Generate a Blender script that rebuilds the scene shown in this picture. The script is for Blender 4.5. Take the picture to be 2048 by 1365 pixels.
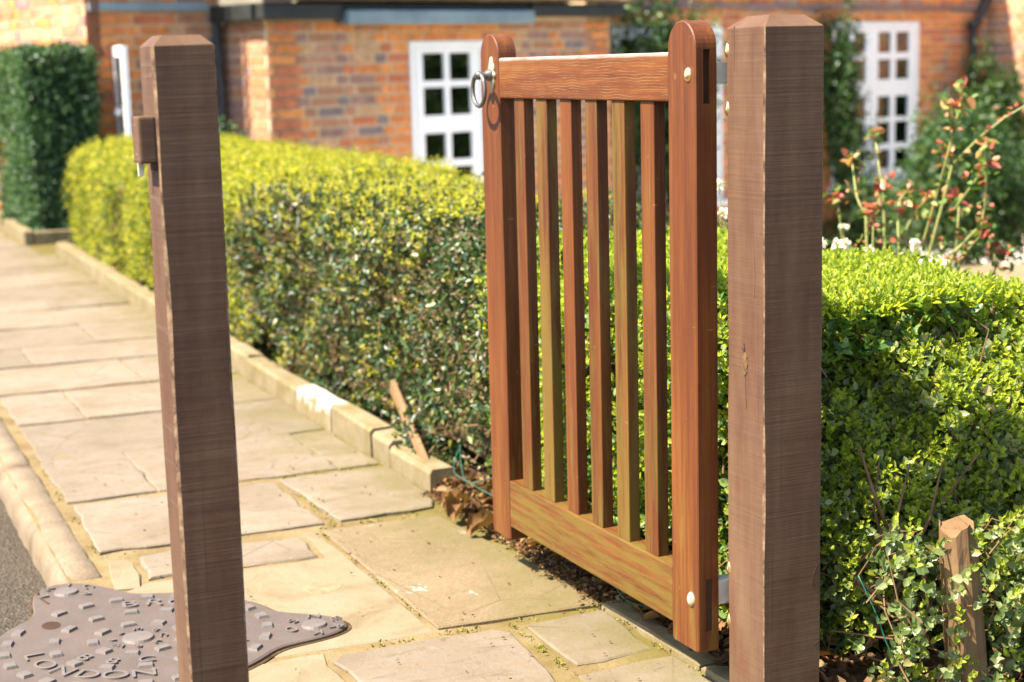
import bpy, bmesh, math, random
import numpy as np
from mathutils import Vector, Matrix
random.seed(7)
RNG = np.random.default_rng(11)
R = math.radians
for o in list(bpy.data.objects):
    bpy.data.objects.remove(o)
SC = bpy.context.scene
COL = SC.collection

# ------------------------------------------------------------------ camera
PHI, TILT, ROLL = R(23.5), R(9.63), R(1.45)
cam_d = bpy.data.cameras.new('camera')
cam = bpy.data.objects.new('camera', cam_d)
COL.objects.link(cam)
fwd = Vector((math.sin(PHI)*math.cos(TILT), math.cos(PHI)*math.cos(TILT), -math.sin(TILT)))
rgt = Vector((math.cos(PHI), -math.sin(PHI), 0))
upv = rgt.cross(fwd)
r2 = rgt*math.cos(ROLL) - upv*math.sin(ROLL)
u2 = rgt*math.sin(ROLL) + upv*math.cos(ROLL)
cam.matrix_world = Matrix(((r2.x, u2.x, -fwd.x, 0), (r2.y, u2.y, -fwd.y, 0), (r2.z, u2.z, -fwd.z, 1.17), (0, 0, 0, 1)))
cam_d.sensor_width = 36
cam_d.lens = 57.25
cam_d.clip_end = 2000
cam_d.dof.use_dof = True
cam_d.dof.focus_distance = 3.0
cam_d.dof.aperture_fstop = 4.0
SC.camera = cam

# ------------------------------------------------------------------ light
SUN_EL, SUN_AZ = R(55), R(-2.5)       # the sun stands to the left (-X), a touch this side of the gateway line
sun_dir = Vector((-math.cos(SUN_EL)*math.cos(SUN_AZ), math.cos(SUN_EL)*math.sin(SUN_AZ), math.sin(SUN_EL)))
world = bpy.data.worlds.new('World')
SC.world = world
world.use_nodes = True
wn = world.node_tree
sky = wn.nodes.new('ShaderNodeTexSky')
sky.sky_type = 'NISHITA'
sky.sun_disc = False
sky.sun_elevation = SUN_EL
sky.sun_rotation = math.atan2(sun_dir.x, sun_dir.y)
sky.air_density = 1.0
sky.dust_density = 1.5
sky.ozone_density = 1.0
bg = wn.nodes['Background']
wn.links.new(sky.outputs[0], bg.inputs[0])
bg.inputs[1].default_value = 0.098
sl = bpy.data.lights.new('sun', 'SUN')
sl.energy = 5.0
sl.angle = R(0.9)
sl.color = (1.0, 0.90, 0.74)
so = bpy.data.objects.new('sun', sl)
COL.objects.link(so)
so.rotation_euler = sun_dir.to_track_quat('Z', 'Y').to_euler()
so.location = (-6, 0, 6)
SC.view_settings.view_transform = 'Standard'
SC.view_settings.look = 'None'
SC.view_settings.gamma = 1
SC.view_settings.exposure = 2.0
SC.cycles.use_denoising = True
SC.cycles.max_bounces = 8

# ------------------------------------------------------------------ helpers
def tag(o, label=None, cat=None, group=None, kind=None):
    if label: o['label'] = label
    if cat: o['category'] = cat
    if group: o['group'] = group
    if kind: o['kind'] = kind
    return o

def empty(name, loc=(0, 0, 0), rz=0, parent=None):
    o = bpy.data.objects.new(name, None)
    COL.objects.link(o)
    o.location = loc
    o.rotation_euler = (0, 0, rz)
    o.empty_display_size = 0.1
    if parent: o.parent = parent
    return o

def link(name, me, parent=None, loc=None, rz=0):
    o = bpy.data.objects.new(name, me)
    COL.objects.link(o)
    if loc is not None: o.location = loc
    if rz: o.rotation_euler = (0, 0, rz)
    if parent: o.parent = parent
    return o

class MB:
    def __init__(s):
        s.v = []; s.f = []; s.mi = []
    def add(s, verts, faces, mi=0):
        b = len(s.v)
        s.v += [tuple(p) for p in verts]
        for f in faces:
            s.f.append(tuple(i+b for i in f)); s.mi.append(mi)
        return s
    def box(s, x0, x1, y0, y1, z0, z1, mi=0, back=True):
        v = [(x0,y0,z0),(x1,y0,z0),(x1,y1,z0),(x0,y1,z0),(x0,y0,z1),(x1,y0,z1),(x1,y1,z1),(x0,y1,z1)]
        f = [(0,3,2,1),(4,5,6,7),(0,1,5,4),(1,2,6,5),(3,0,4,7)]
        if back: f.append((2,3,7,6))
        return s.add(v, f, mi)
    def prism(s, poly, z0, z1, mi=0, inset=0.0, drop=0.0):
        """vertical prism; with inset/drop the top rim is rounded off by one step"""
        n = len(poly)
        cx = sum(p[0] for p in poly)/n; cy = sum(p[1] for p in poly)/n
        rings = [[(x, y, z0) for x, y in poly]]
        if inset:
            rings.append([(x, y, z1-drop) for x, y in poly])
            top = []
            for x, y in poly:
                d = math.hypot(x-cx, y-cy) or 1
                k = max(0.0, 1-inset*1.3/d)
                top.append((cx+(x-cx)*k, cy+(y-cy)*k, z1))
            rings.append(top)
        else:
            rings.append([(x, y, z1) for x, y in poly])
        vs = [p for r_ in rings for p in r_]
        fs = []
        for k in range(len(rings)-1):
            for i in range(n):
                j = (i+1) % n
                fs.append((k*n+i, k*n+j, (k+1)*n+j, (k+1)*n+i))
        fs.append(tuple((len(rings)-1)*n+i for i in range(n)))
        fs.append(tuple(reversed(range(n))))
        return s.add(vs, fs, mi)
    def tube(s, pts, rad, n=6, mi=0, cap=True):
        pts = [Vector(p) for p in pts]
        if not hasattr(rad, '__len__'): rad = [rad]*len(pts)
        vs, fs = [], []
        ref = None
        for i, p in enumerate(pts):
            t = (pts[min(i+1, len(pts)-1)] - pts[max(i-1, 0)]).normalized()
            if ref is None:
                ref = t.orthogonal().normalized()
            a = (ref - t*ref.dot(t))
            a = a.normalized() if a.length > 1e-6 else t.orthogonal().normalized()
            ref = a
            b = t.cross(a)
            for k in range(n):
                an = 2*math.pi*k/n
                vs.append(p + (a*math.cos(an)+b*math.sin(an))*rad[i])
        m = len(pts)
        for i in range(m-1):
            for k in range(n):
                j = (k+1) % n
                fs.append((i*n+k, i*n+j, (i+1)*n+j, (i+1)*n+k))
        if cap:
            fs.append(tuple(reversed(range(n))))
            fs.append(tuple((m-1)*n+k for k in range(n)))
        return s.add(vs, fs, mi)
    def mesh(s, name, mats, smooth=False):
        me = bpy.data.meshes.new(name)
        me.from_pydata([tuple(p) for p in s.v], [], s.f)
        for m in (mats if isinstance(mats, (list, tuple)) else [mats]): me.materials.append(m)
        if any(s.mi): me.polygons.foreach_set('material_index', s.mi)
        if smooth: me.polygons.foreach_set('use_smooth', [True]*len(me.polygons))
        me.update()
        return me
    def build(s, name, mats, parent=None, smooth=False, bevel=0, loc=None, rz=0, seg=2):
        me = s.mesh(name, mats, smooth)
        if bevel:
            bm = bmesh.new(); bm.from_mesh(me)
            bmesh.ops.recalc_face_normals(bm, faces=bm.faces)
            ed = [e for e in bm.edges if len(e.link_faces) == 2 and e.calc_face_angle(0) > 0.5]
            bmesh.ops.bevel(bm, geom=ed, offset=bevel, segments=seg, affect='EDGES', profile=0.6, clamp_overlap=True)
            bm.to_mesh(me); bm.free()
        return link(name, me, parent, loc, rz)

def revolve(prof, n=14):
    """lathe around local z: list of (r, z)"""
    vs, fs = [], []
    for r_, z in prof:
        for k in range(n):
            a = 2*math.pi*k/n
            vs.append((r_*math.cos(a), r_*math.sin(a), z))
    for i in range(len(prof)-1):
        for k in range(n):
            j = (k+1) % n
            fs.append((i*n+k, i*n+j, (i+1)*n+j, (i+1)*n+k))
    fs.append(tuple((len(prof)-1)*n+k for k in range(n)))
    return vs, fs

# ------------------------------------------------------------------ materials
# reflectance scale per surface (weathered wood, stone and soil are dark; daylight makes them bright)
KS = {'post wood': 0.55, 'post wood ridged': 0.52, 'worn arris': 0.62, 'gate wood upright': 0.43, 'gate wood upright algae': 0.39, 'gate wood upright mid': 0.37,
      'gate wood top rail': 0.46, 'gate wood bottom rail': 0.40, 'riven sandstone': 0.375, 'concrete slab': 0.375, 'sandy bedding': 0.42, 'pale cement': 0.345,
      'dark cement patch': 0.5, 'worn kerb granite': 0.42, 'mossy edging stone': 0.42, 'edging stone with old whitewash': 0.46, 'gravelly asphalt': 0.32,
      'cast iron cover': 0.31, 'cast iron worn tops': 0.38, 'dark soil': 0.6, 'garden earth and grass': 0.7, 'buff terrace paving': 0.45, 'bare tan stake wood': 0.6,
      'hedge twig bark': 0.6, 'shaded inner twigs': 0.6, 'rose stem': 0.9, 'white scuffed paint': 0.5, 'pale knot': 0.5, 'lacquered bolt': 0.6, 'grey lead sheet': 1.0}
class NT:
    def __init__(s, name, rough=0.7, spec=0.3, metal=0.0):
        s.m = bpy.data.materials.new(name)
        s.m.use_nodes = True
        s.t = s.m.node_tree
        s.b = s.t.nodes['Principled BSDF']
        s.b.inputs['Roughness'].default_value = rough
        s.b.inputs['Specular IOR Level'].default_value = spec
        s.b.inputs['Metallic'].default_value = metal
        s.tc = s.t.nodes.new('ShaderNodeTexCoord')
    def n(s, kind): return s.t.nodes.new(kind)
    def l(s, a, b): s.t.links.new(a, b)
    def vec(s, sc=(1, 1, 1), out='Object', rot=(0, 0, 0)):
        m = s.n('ShaderNodeMapping')
        m.inputs['Scale'].default_value = sc
        m.inputs['Rotation'].default_value = rot
        s.l(s.tc.outputs[out], m.inputs['Vector'])
        return m.outputs[0]
    def world(s, sc=(1, 1, 1)):
        g = s.n('ShaderNodeNewGeometry'); m = s.n('ShaderNodeMapping')
        m.inputs['Scale'].default_value = sc
        s.l(g.outputs['Position'], m.inputs['Vector'])
        return m.outputs[0]
    def noise(s, v, sc, det=4, ro=0.55, dist=0):
        x = s.n('ShaderNodeTexNoise')
        x.inputs['Scale'].default_value = sc; x.inputs['Detail'].default_value = det
        x.inputs['Roughness'].default_value = ro; x.inputs['Distortion'].default_value = dist
        s.l(v, x.inputs['Vector'])
        return x.outputs[0]
    def voro(s, v, sc, feat='F1'):
        x = s.n('ShaderNodeTexVoronoi'); x.feature = feat
        x.inputs['Scale'].default_value = sc
        s.l(v, x.inputs['Vector'])
        return x.outputs[0]
    def ramp(s, f, stops, interp='LINEAR'):
        x = s.n('ShaderNodeValToRGB'); x.color_ramp.interpolation = interp
        e = x.color_ramp.elements
        while len(e) < len(stops): e.new(0.5)
        for el, (p, c) in zip(e, stops):
            el.position = p
            el.color = (c, c, c, 1) if not hasattr(c, '__len__') else (*c, 1)
        s.l(f, x.inputs[0])
        return x.outputs[0]
    def mix(s, f, a, b, mode='MIX'):
        x = s.n('ShaderNodeMix'); x.data_type = 'RGBA'; x.blend_type = mode
        for v, i in ((f, 0), (a, 6), (b, 7)):
            if hasattr(v, 'is_linked') or hasattr(v, 'links'): s.l(v, x.inputs[i])
            elif hasattr(v, '__len__'): x.inputs[i].default_value = (*v, 1)
            else: x.inputs[i].default_value = v
        return x.outputs[2]
    def math(s, op, a, b=0.0):
        x = s.n('ShaderNodeMath'); x.operation = op
        for v, i in ((a, 0), (b, 1)):
            if hasattr(v, 'links'): s.l(v, x.inputs[i])
            else: x.inputs[i].default_value = v
        return x.outputs[0]
    def sep(s, v, ax):
        x = s.n('ShaderNodeSeparateXYZ'); s.l(v, x.inputs[0]); return x.outputs[ax]
    def bump(s, h, st=0.3, d=0.002):
        x = s.n('ShaderNodeBump'); x.inputs['Strength'].default_value = st; x.inputs['Distance'].default_value = d
        s.l(h, x.inputs['Height']); s.l(x.outputs[0], s.b.inputs['Normal'])
    def col(s, c):
        k = KS.get(s.m.name, 1.0)
        if k != 1.0:
            c = tuple(x*k for x in c) if hasattr(c, '__len__') else s.mix(1.0, c, (k, k, k), 'MULTIPLY')
        if hasattr(c, '__len__'): s.b.inputs['Base Color'].default_value = (*c, 1)
        else: s.l(c, s.b.inputs['Base Color'])
        return s
    def rnd(s):
        g = s.n('ShaderNodeNewGeometry'); return g.outputs['Random Per Island']
    def orand(s):
        g = s.n('ShaderNodeObjectInfo'); return g.outputs['Random']
    def range(s, f, a, b, c=0.0, d=1.0):
        x = s.n('ShaderNodeMapRange')
        x.inputs[1].default_value = a; x.inputs[2].default_value = b; x.inputs[3].default_value = c; x.inputs[4].default_value = d
        s.l(f, x.inputs[0]); return x.outputs[0]

def plain(name, c, rough=0.6, spec=0.3, metal=0.0, var=0.25, sc=12):
    t = NT(name, rough, spec, metal)
    nz = t.noise(t.vec(), sc, 4)
    a = tuple(x*(1-var) for x in c); b = tuple(min(1, x*(1+var)) for x in c)
    t.col(t.ramp(nz, [(0.3, a), (0.7, b)]))
    t.bump(nz, 0.2, 0.002)
    return t.m

def post_wood(name, ridges):
    t = NT(name, 0.72, 0.25)
    blot = t.noise(t.vec((9, 9, 1.8)), 1.2, 5, 0.65)
    saw = t.noise(t.vec((3, 3, 270), rot=(R(0.6), R(1.0), 0)), 1.0, 3, 0.6)
    saw2 = t.noise(t.vec((2, 2, 46), rot=(R(0.5), R(0.8), 0)), 1.0, 2, 0.5)
    grain = t.noise(t.vec((70, 70, 2.5)), 1.0, 4, 0.6)
    c = t.ramp(blot, [(0.28, (0.115, 0.047, 0.025)), (0.42, (0.160, 0.080, 0.045)), (0.58, (0.205, 0.112, 0.064)), (0.75, (0.255, 0.150, 0.088))])
    mask = t.ramp(t.noise(t.vec((5, 5, 9)), 1.0, 4, 0.65), [(0.36, 0.12), (0.66, 1.0)])
    c = t.mix(t.math('MULTIPLY', t.ramp(saw, [(0.42, 0.0), (0.62, 0.36)]), mask), c, (0.080, 0.042, 0.028))
    c = t.mix(t.ramp(grain, [(0.55, 0.0), (0.8, 0.15)]), c, (0.30, 0.17, 0.105))
    pale = t.ramp(saw2, [(0.625, 0.0), (0.655, 0.38 if ridges else 0.12), (0.685, 0.0)])
    c = t.mix(pale, c, (0.27, 0.19, 0.15))
    # grey-green weathering low down, broken by noise
    z = t.sep(t.tc.outputs['Object'], 2)
    low = t.math('MULTIPLY', t.range(z, 0.25, 0.0), t.ramp(blot, [(0.35, 0), (0.6, 1)]))
    c = t.mix(t.math('MULTIPLY', low, 0.5), c, (0.17, 0.13, 0.062))
    c = t.mix(t.math('MULTIPLY', t.range(z, 0.85, 0.45, 0.0, 0.75), t.ramp(t.noise(t.vec((11, 11, 5)), 1.0, 4, 0.6), [(0.48, 0.0), (0.66, 0.7)])), c, (0.155, 0.050, 0.026))
    c = t.mix(t.ramp(t.noise(t.vec((90, 90, 1.2)), 1.0, 3, 0.6), [(0.66, 0.0), (0.72, 0.45)]), c, (0.060, 0.034, 0.025))
    t.col(c)
    h = t.math('ADD', t.math('MULTIPLY', t.math('MULTIPLY', saw, mask), 0.9), t.math('MULTIPLY', saw2, 0.4 if not ridges else 1.0))
    h = t.math('ADD', h, t.math('MULTIPLY', grain, 0.25))
    t.bump(h, 0.4, 0.0018)
    return t.m

def arris_mat():
    t = NT('worn arris', 0.8, 0.2)
    nz = t.noise(t.vec((30, 30, 26)), 1.0, 4, 0.7)
    t.col(t.ramp(nz, [(0.38, (0.12, 0.065, 0.042)), (0.52, (0.26, 0.165, 0.10)), (0.7, (0.46, 0.32, 0.20))]))
    t.bump(nz, 0.5, 0.002)
    return t.m

def gate_wood(name, axis, algae=0.3, flecks=0.0):
    t = NT(name, 0.5, 0.28)
    sc = {'z': (120, 120, 2.4), 'y': (120, 2.6, 120)}[axis]
    grain = t.noise(t.vec(sc), 1.0, 5, 0.65, 0.4)
    fine = t.noise(t.vec(tuple(k*3.2 for k in sc)), 1.0, 3, 0.6)
    blot = t.noise(t.vec((16, 16, 1.6) if axis == 'z' else (16, 1.6, 16)), 1.1, 4, 0.6)
    c = t.ramp(blot, [(0.28, (0.155, 0.040, 0.010)), (0.5, (0.25, 0.070, 0.013)), (0.72, (0.355, 0.122, 0.018))])
    c = t.mix(t.ramp(grain, [(0.44, 0.0), (0.62, 0.48)]), c, (0.105, 0.026, 0.012))
    c = t.mix(t.ramp(fine, [(0.54, 0.0), (0.72, 0.32)]), c, (0.46, 0.20, 0.06))
    if flecks:
        w = t.n('ShaderNodeTexWave'); w.wave_type = 'BANDS'; w.bands_direction = 'Z'
        w.inputs['Scale'].default_value = 58; w.inputs['Distortion'].default_value = 9.0
        w.inputs['Detail'].default_value = 3; w.inputs['Detail Scale'].default_value = 0.35
        t.l(t.vec((1.0, 0.55, 1.0)), w.inputs['Vector'])
        brk = t.ramp(t.noise(t.vec((20, 14, 60)), 1.0, 3), [(0.42, 0.0), (0.58, 1.0)])
        ln = t.math('MULTIPLY', t.ramp(w.outputs[1], [(0.90, 0.0), (0.985, 1.0)]), brk)
        c = t.mix(t.math('MULTIPLY', ln, flecks), c, (0.56, 0.36, 0.15))
    if flecks > 0.5:      # sky sheen and sun highlight painted as a pale strip along the top arris
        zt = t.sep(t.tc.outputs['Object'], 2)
        sheen = t.math('MULTIPLY', t.range(zt, 1.1765, 1.1805), t.ramp(t.noise(t.vec((60, 12, 60)), 1.0, 4), [(0.35, 0.35), (0.6, 0.95)]))
        c = t.mix(sheen, c, (0.62, 0.52, 0.47))
    # thin pale scratches
    scr = t.noise(t.vec((26, 26, 120), rot=(0.35, 0.0, 0)), 1.0, 1, 0.4)
    c = t.mix(t.ramp(scr, [(0.76, 0.0), (0.79, 0.45)]), c, (0.50, 0.30, 0.14))
    z = t.sep(t.tc.outputs['Object'], 2)
    an = t.noise(t.vec((60, 60, 4.5) if axis == 'z' else (46, 5, 56)), 1.0, 5, 0.65)
    grow = t.math('ADD', t.range(z, 0.80, 0.10, 0.0, 0.17), algae*0.20-0.05)
    al = t.ramp(t.math('ADD', an, grow), [(0.64, 0.0), (0.84, 0.62)])
    c = t.mix(al, c, (0.29, 0.225, 0.035))
    t.col(c)
    t.l(t.range(blot, 0.3, 0.7, 0.48, 0.66), t.b.inputs['Roughness'])
    t.bump(t.math('ADD', grain, t.math('MULTIPLY', fine, 0.6)), 0.28, 0.0013)
    return t.m

def stone(name, moss=0.0, concrete=False):
    t = NT(name, 0.85, 0.2)
    w = t.world()
    big = t.noise(w, 3.2, 5, 0.6, 0.4)
    mid = t.noise(t.world((1, 1, 1)), 16, 5, 0.65)
    fine = t.noise(w, 190 if concrete else 120, 3, 0.7)
    riv = t.noise(t.world((7, 22, 7)), 1.0, 5, 0.6, 1.2)
    if concrete:
        c = t.ramp(big, [(0.3, (0.33, 0.235, 0.125)), (0.7, (0.43, 0.32, 0.185))])
        c = t.mix(t.ramp(fine, [(0.52, 0.0), (0.72, 0.75)]), c, (0.55, 0.45, 0.31))
        c = t.mix(t.ramp(fine, [(0.28, 0.7), (0.42, 0.0)]), c, (0.20, 0.135, 0.065))
    else:
        c = t.ramp(big, [(0.28, (0.35, 0.27, 0.185)), (0.5, (0.44, 0.355, 0.262)), (0.72, (0.50, 0.41, 0.315))])
        c = t.mix(t.ramp(mid, [(0.45, 0.0), (0.75, 0.45)]), c, (0.40, 0.27, 0.135))
        c = t.mix(t.ramp(riv, [(0.56, 0.0), (0.72, 0.5)]), c, (0.25, 0.18, 0.115))
        rr = t.ramp(t.orand(), [(0.0, 0.86), (1.0, 1.06)])
        c = t.mix(1.0, c, rr, 'MULTIPLY')
        spk = t.voro(w, 60)
        c = t.mix(t.ramp(spk, [(0.05, 0.6), (0.10, 0.0)]), c, (0.20, 0.15, 0.10))
    if concrete:      # scuffs of old white paint
        for px_, py_, rr_ in ((1.205, 3.345, 0.085), (1.305, 3.265, 0.06)):
            d = t.n('ShaderNodeVectorMath'); d.operation = 'DISTANCE'
            t.l(w, d.inputs[0]); d.inputs[1].default_value = (px_, py_, 0.0)
            nz = t.noise(t.world((60, 34, 30)), 1.0, 3, 0.6, 0.8)
            k = t.ramp(t.math('ADD', nz, t.range(d.outputs['Value'], 0.0, rr_, 0.16, -0.25)), [(0.60, 0.0), (0.66, 0.9)])
            c = t.mix(k, c, (0.85, 0.78, 0.66))
    # yellow-green algae film near the hedge, patchy
    x = t.sep(w, 0)
    g = t.range(x, 1.12, 1.52, 0.0, 0.42)
    al = t.ramp(t.math('ADD', t.noise(w, 5.5, 5, 0.65), g), [(0.62, 0.0), (0.95, 0.62)])
    c = t.mix(al, c, (0.24, 0.205, 0.055))
    # lichen spots, rust-brown stains and a few hairline cracks
    lich = t.noise(w, 38, 4, 0.7, 0.6)
    c = t.mix(t.ramp(lich, [(0.60, 0.0), (0.68, 0.7)]), c, (0.23, 0.175, 0.105))
    c = t.mix(t.ramp(t.noise(w, 27, 4, 0.6, 0.3), [(0.66, 0.0), (0.72, 0.5)]), c, (0.58, 0.52, 0.42))
    ce = t.voro(t.world((3.1, 2.3, 1.0)), 1.0, 'DISTANCE_TO_EDGE')
    c = t.mix(t.math('MULTIPLY', t.ramp(ce, [(0.0, 0.75), (0.006, 0.0)]), t.ramp(big, [(0.45, 0.0), (0.55, 1.0)])), c, (0.15, 0.10, 0.06))
    # faint dirt in hollows
    c = t.mix(t.ramp(t.noise(w, 9, 6, 0.7), [(0.54, 0.0), (0.74, 0.5)]), c, (0.30, 0.215, 0.105))
    t.col(c)
    h = t.math('ADD', t.math('MULTIPLY', fine, 0.35), t.math('MULTIPLY', riv, 1.0 if not concrete else 0.15))
    h = t.math('ADD', h, t.math('MULTIPLY', mid, 0.5))
    t.bump(h, 0.8, 0.005)
    return t.m

def leafmat(name, stops, transl=0.35, rough=0.42, tcol=1.6, spec=0.45, k=0.52):
    t = NT(name, rough, spec)
    r_ = t.rnd()
    c = t.ramp(r_, [(p, tuple(x*k for x in c_)) for p, c_ in stops])
    t.col(c)
    tr = t.n('ShaderNodeBsdfTranslucent')
    t.l(t.mix(1.0, c, (tcol*1.0, tcol*1.0, tcol*0.45), 'MULTIPLY'), tr.inputs['Color'])
    mx = t.n('ShaderNodeMixShader'); mx.inputs[0].default_value = transl
    out = t.t.nodes['Material Output']
    t.l(t.b.outputs[0], mx.inputs[1]); t.l(tr.outputs[0], mx.inputs[2]); t.l(mx.outputs[0], out.inputs[0])
    return t.m

M = {}
M['post'] = post_wood('post wood', False)
M['arris'] = arris_mat()
M['post2'] = post_wood('post wood ridged', True)
M['gate_z'] = gate_wood('gate wood upright', 'z', 0.15)
M['gate_z_algae'] = gate_wood('gate wood upright algae', 'z', 1.5)
M['gate_z_mid'] = gate_wood('gate wood upright mid', 'z', 0.75)
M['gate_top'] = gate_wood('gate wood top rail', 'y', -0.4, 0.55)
M['gate_bot'] = gate_wood('gate wood bottom rail', 'y', 0.8, 0.25)
M['tenon'] = plain('old end grain', (0.045, 0.026, 0.018), 0.9, 0.1)
M['brass'] = plain('brass', (0.80, 0.60, 0.30), 0.32, 0.5, 1.0, 0.15, 60)
M['painted_bolt'] = plain('lacquered bolt', (0.62, 0.50, 0.33), 0.3, 0.5, 0.2, 0.1, 60)
M['iron'] = plain('weathered iron', (0.15, 0.145, 0.14), 0.45, 0.5, 0.8, 0.3, 90)
M['zinc'] = plain('galvanised hinge', (0.62, 0.57, 0.48), 0.55, 0.4, 0.1, 0.15, 40)
M['stone'] = stone('riven sandstone')
M['concrete'] = stone('concrete slab', concrete=True)
M['whitepaint'] = plain('white scuffed paint', (0.72, 0.64, 0.52), 0.8, 0.2, 0, 0.15, 80)

def mortar_mat():
    t = NT('sandy bedding', 0.95, 0.1)
    w = t.world()
    b = t.noise(w, 7, 6, 0.7); f = t.noise(w, 160, 3, 0.7)
    c = t.ramp(b, [(0.3, (0.25, 0.17, 0.075)), (0.55, (0.39, 0.29, 0.145)), (0.75, (0.47, 0.37, 0.225))])
    c = t.mix(t.ramp(f, [(0.3, 0.7), (0.45, 0.0)]), c, (0.16, 0.10, 0.045))
    x = t.sep(w, 0)
    al = t.ramp(t.math('ADD', t.noise(w, 6, 5, 0.65), t.range(x, 1.1, 1.5, 0.0, 0.45)), [(0.6, 0.0), (0.9, 0.7)])
    c = t.mix(al, c, (0.20, 0.165, 0.03))
    t.col(c); t.bump(t.math('ADD', b, t.math('MULTIPLY', f, 0.4)), 0.8, 0.006)
    return t.m
M['bedding'] = mortar_mat()
def cement_mat():
    t = NT('pale cement', 0.92, 0.15)
    w = t.world()
    b = t.noise(w, 6, 6, 0.65, 0.6); f = t.noise(w, 200, 3, 0.7)
    c = t.ramp(b, [(0.3, (0.38, 0.28, 0.155)), (0.5, (0.50, 0.40, 0.25)), (0.7, (0.56, 0.46, 0.31))])
    c = t.mix(t.ramp(f, [(0.3, 0.5), (0.42, 0.0)]), c, (0.27, 0.18, 0.09))
    t.col(c); t.bump(t.math('ADD', t.math('MULTIPLY', b, 2.0), t.math('MULTIPLY', f, 0.4)), 0.6, 0.005)
    return t.m
M['cement'] = cement_mat()
def kerb_mat():
    t = NT('worn kerb granite', 0.85, 0.25)
    w = t.world()
    b = t.noise(w, 8, 5, 0.6); f = t.noise(w, 110, 3, 0.7)
    c = t.ramp(b, [(0.3, (0.30, 0.215, 0.135)), (0.7, (0.45, 0.35, 0.235))])
    c = t.mix(t.ramp(f, [(0.32, 0.6), (0.46, 0.0)]), c, (0.17, 0.115, 0.07))
    c = t.mix(t.ramp(f, [(0.6, 0.0), (0.75, 0.5)]), c, (0.55, 0.46, 0.35))
    t.col(c); t.bump(t.math('ADD', b, t.math('MULTIPLY', f, 0.6)), 0.8, 0.005)
    return t.m
M['kerb'] = kerb_mat()
def edging_mat(name, white):
    t = NT(name, 0.88, 0.2)
    w = t.world()
    b = t.noise(w, 7, 5, 0.6); f = t.noise(w, 90, 3, 0.7)
    c = t.ramp(b, [(0.3, (0.33, 0.25, 0.125)), (0.7, (0.48, 0.39, 0.235))])
    al = t.ramp(t.noise(w, 13, 4, 0.6), [(0.48, 0.0), (0.7, 0.6)])
    c = t.mix(al, c, (0.25, 0.20, 0.04))
    if white:
        z = t.sep(w, 2)
        k = t.ramp(t.math('ADD', t.noise(w, 17, 5, 0.65), t.range(z, 0.0, 0.085, -0.12, 0.22)), [(0.59, 0.0), (0.64, 1.0)])
        c = t.mix(k, c, (0.70, 0.64, 0.54))
    c = t.mix(t.ramp(f, [(0.3, 0.5), (0.45, 0.0)]), c, (0.20, 0.14, 0.06))
    t.col(c); t.bump(t.math('ADD', b, t.math('MULTIPLY', f, 0.4)), 0.6, 0.005)
    return t.m
M['edging'] = edging_mat('mossy edging stone', False)
M['edging_white'] = edging_mat('edging stone with old whitewash', True)
def asphalt():
    t = NT('gravelly asphalt', 0.9, 0.2)
    w = t.world()
    v = t.voro(w, 130); b = t.noise(w, 4, 5, 0.6); f = t.noise(w, 60, 4, 0.7)
    c = t.ramp(f, [(0.3, (0.10, 0.075, 0.052)), (0.55, (0.19, 0.15, 0.108)), (0.75, (0.34, 0.285, 0.22))])
    c = t.mix(t.ramp(b, [(0.4, 0.0), (0.7, 0.45)]), c, (0.27, 0.21, 0.13))
    t.col(c); t.bump(t.math('ADD', v, f), 0.9, 0.008)
    return t.m
M['asphalt'] = asphalt()
def iron_cover(name, base, dust):
    t = NT(name, 0.55, 0.4, 0.25)
    b = t.noise(t.vec(), 9, 5, 0.65); f = t.noise(t.vec(), 120, 3, 0.7)
    c = t.ramp(b, [(0.3, tuple(k*0.8 for k in base)), (0.7, tuple(k*1.15 for k in base))])
    c = t.mix(t.ramp(t.noise(t.vec(), 22, 5, 0.7), [(0.45, 0.0), (0.7, dust)]), c, (0.36, 0.24, 0.155))
    c = t.mix(t.ramp(f, [(0.62, 0.0), (0.75, 0.35)]), c, (0.20, 0.15, 0.13))
    t.col(c); t.bump(t.math('ADD', f, b), 0.35, 0.003)
    return t.m
M['cover'] = iron_cover('cast iron cover', (0.33, 0.255, 0.215), 0.6)
M['cover_hi'] = iron_cover('cast iron worn tops', (0.36, 0.305, 0.275), 0.2)
def soil_mat():
    t = NT('dark soil', 0.95, 0.1)
    w = t.world()
    b = t.noise(w, 30, 6, 0.7); f = t.noise(w, 5, 3)
    c = t.ramp(b, [(0.3, (0.045, 0.026, 0.014)), (0.55, (0.12, 0.075, 0.038)), (0.75, (0.22, 0.145, 0.075))])
    t.col(t.mix(t.ramp(f, [(0.45, 0), (0.7, 0.5)]), c, (0.16, 0.11, 0.045))); t.bump(b, 1.0, 0.015)
    return t.m
M['soil'] = soil_mat()
def lawn_mat():
    t = NT('garden earth and grass', 0.95, 0.1)
    w = t.world()
    b = t.noise(w, 1.1, 5, 0.6); f = t.noise(w, 26, 5, 0.7)
    c = t.ramp(b, [(0.4, (0.10, 0.065, 0.035)), (0.55, (0.06, 0.085, 0.02)), (0.7, (0.05, 0.075, 0.018))])
    c = t.mix(t.ramp(f, [(0.4, 0.5), (0.6, 0.0)]), c, (0.045, 0.04, 0.018))
    t.col(c); t.bump(f, 0.8, 0.03)
    return t.m
M['lawn'] = lawn_mat()
M['bounce_gravel'] = plain('added pale bounce gravel', (0.52, 0.46, 0.38), 0.95, 0.1, 0, 0.15, 30)  # kept pale so the added sheet throws sunlight up at the house
M['terrace'] = plain('buff terrace paving', (0.44, 0.33, 0.20), 0.9, 0.1, 0, 0.2, 4)
M['stake'] = None
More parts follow.
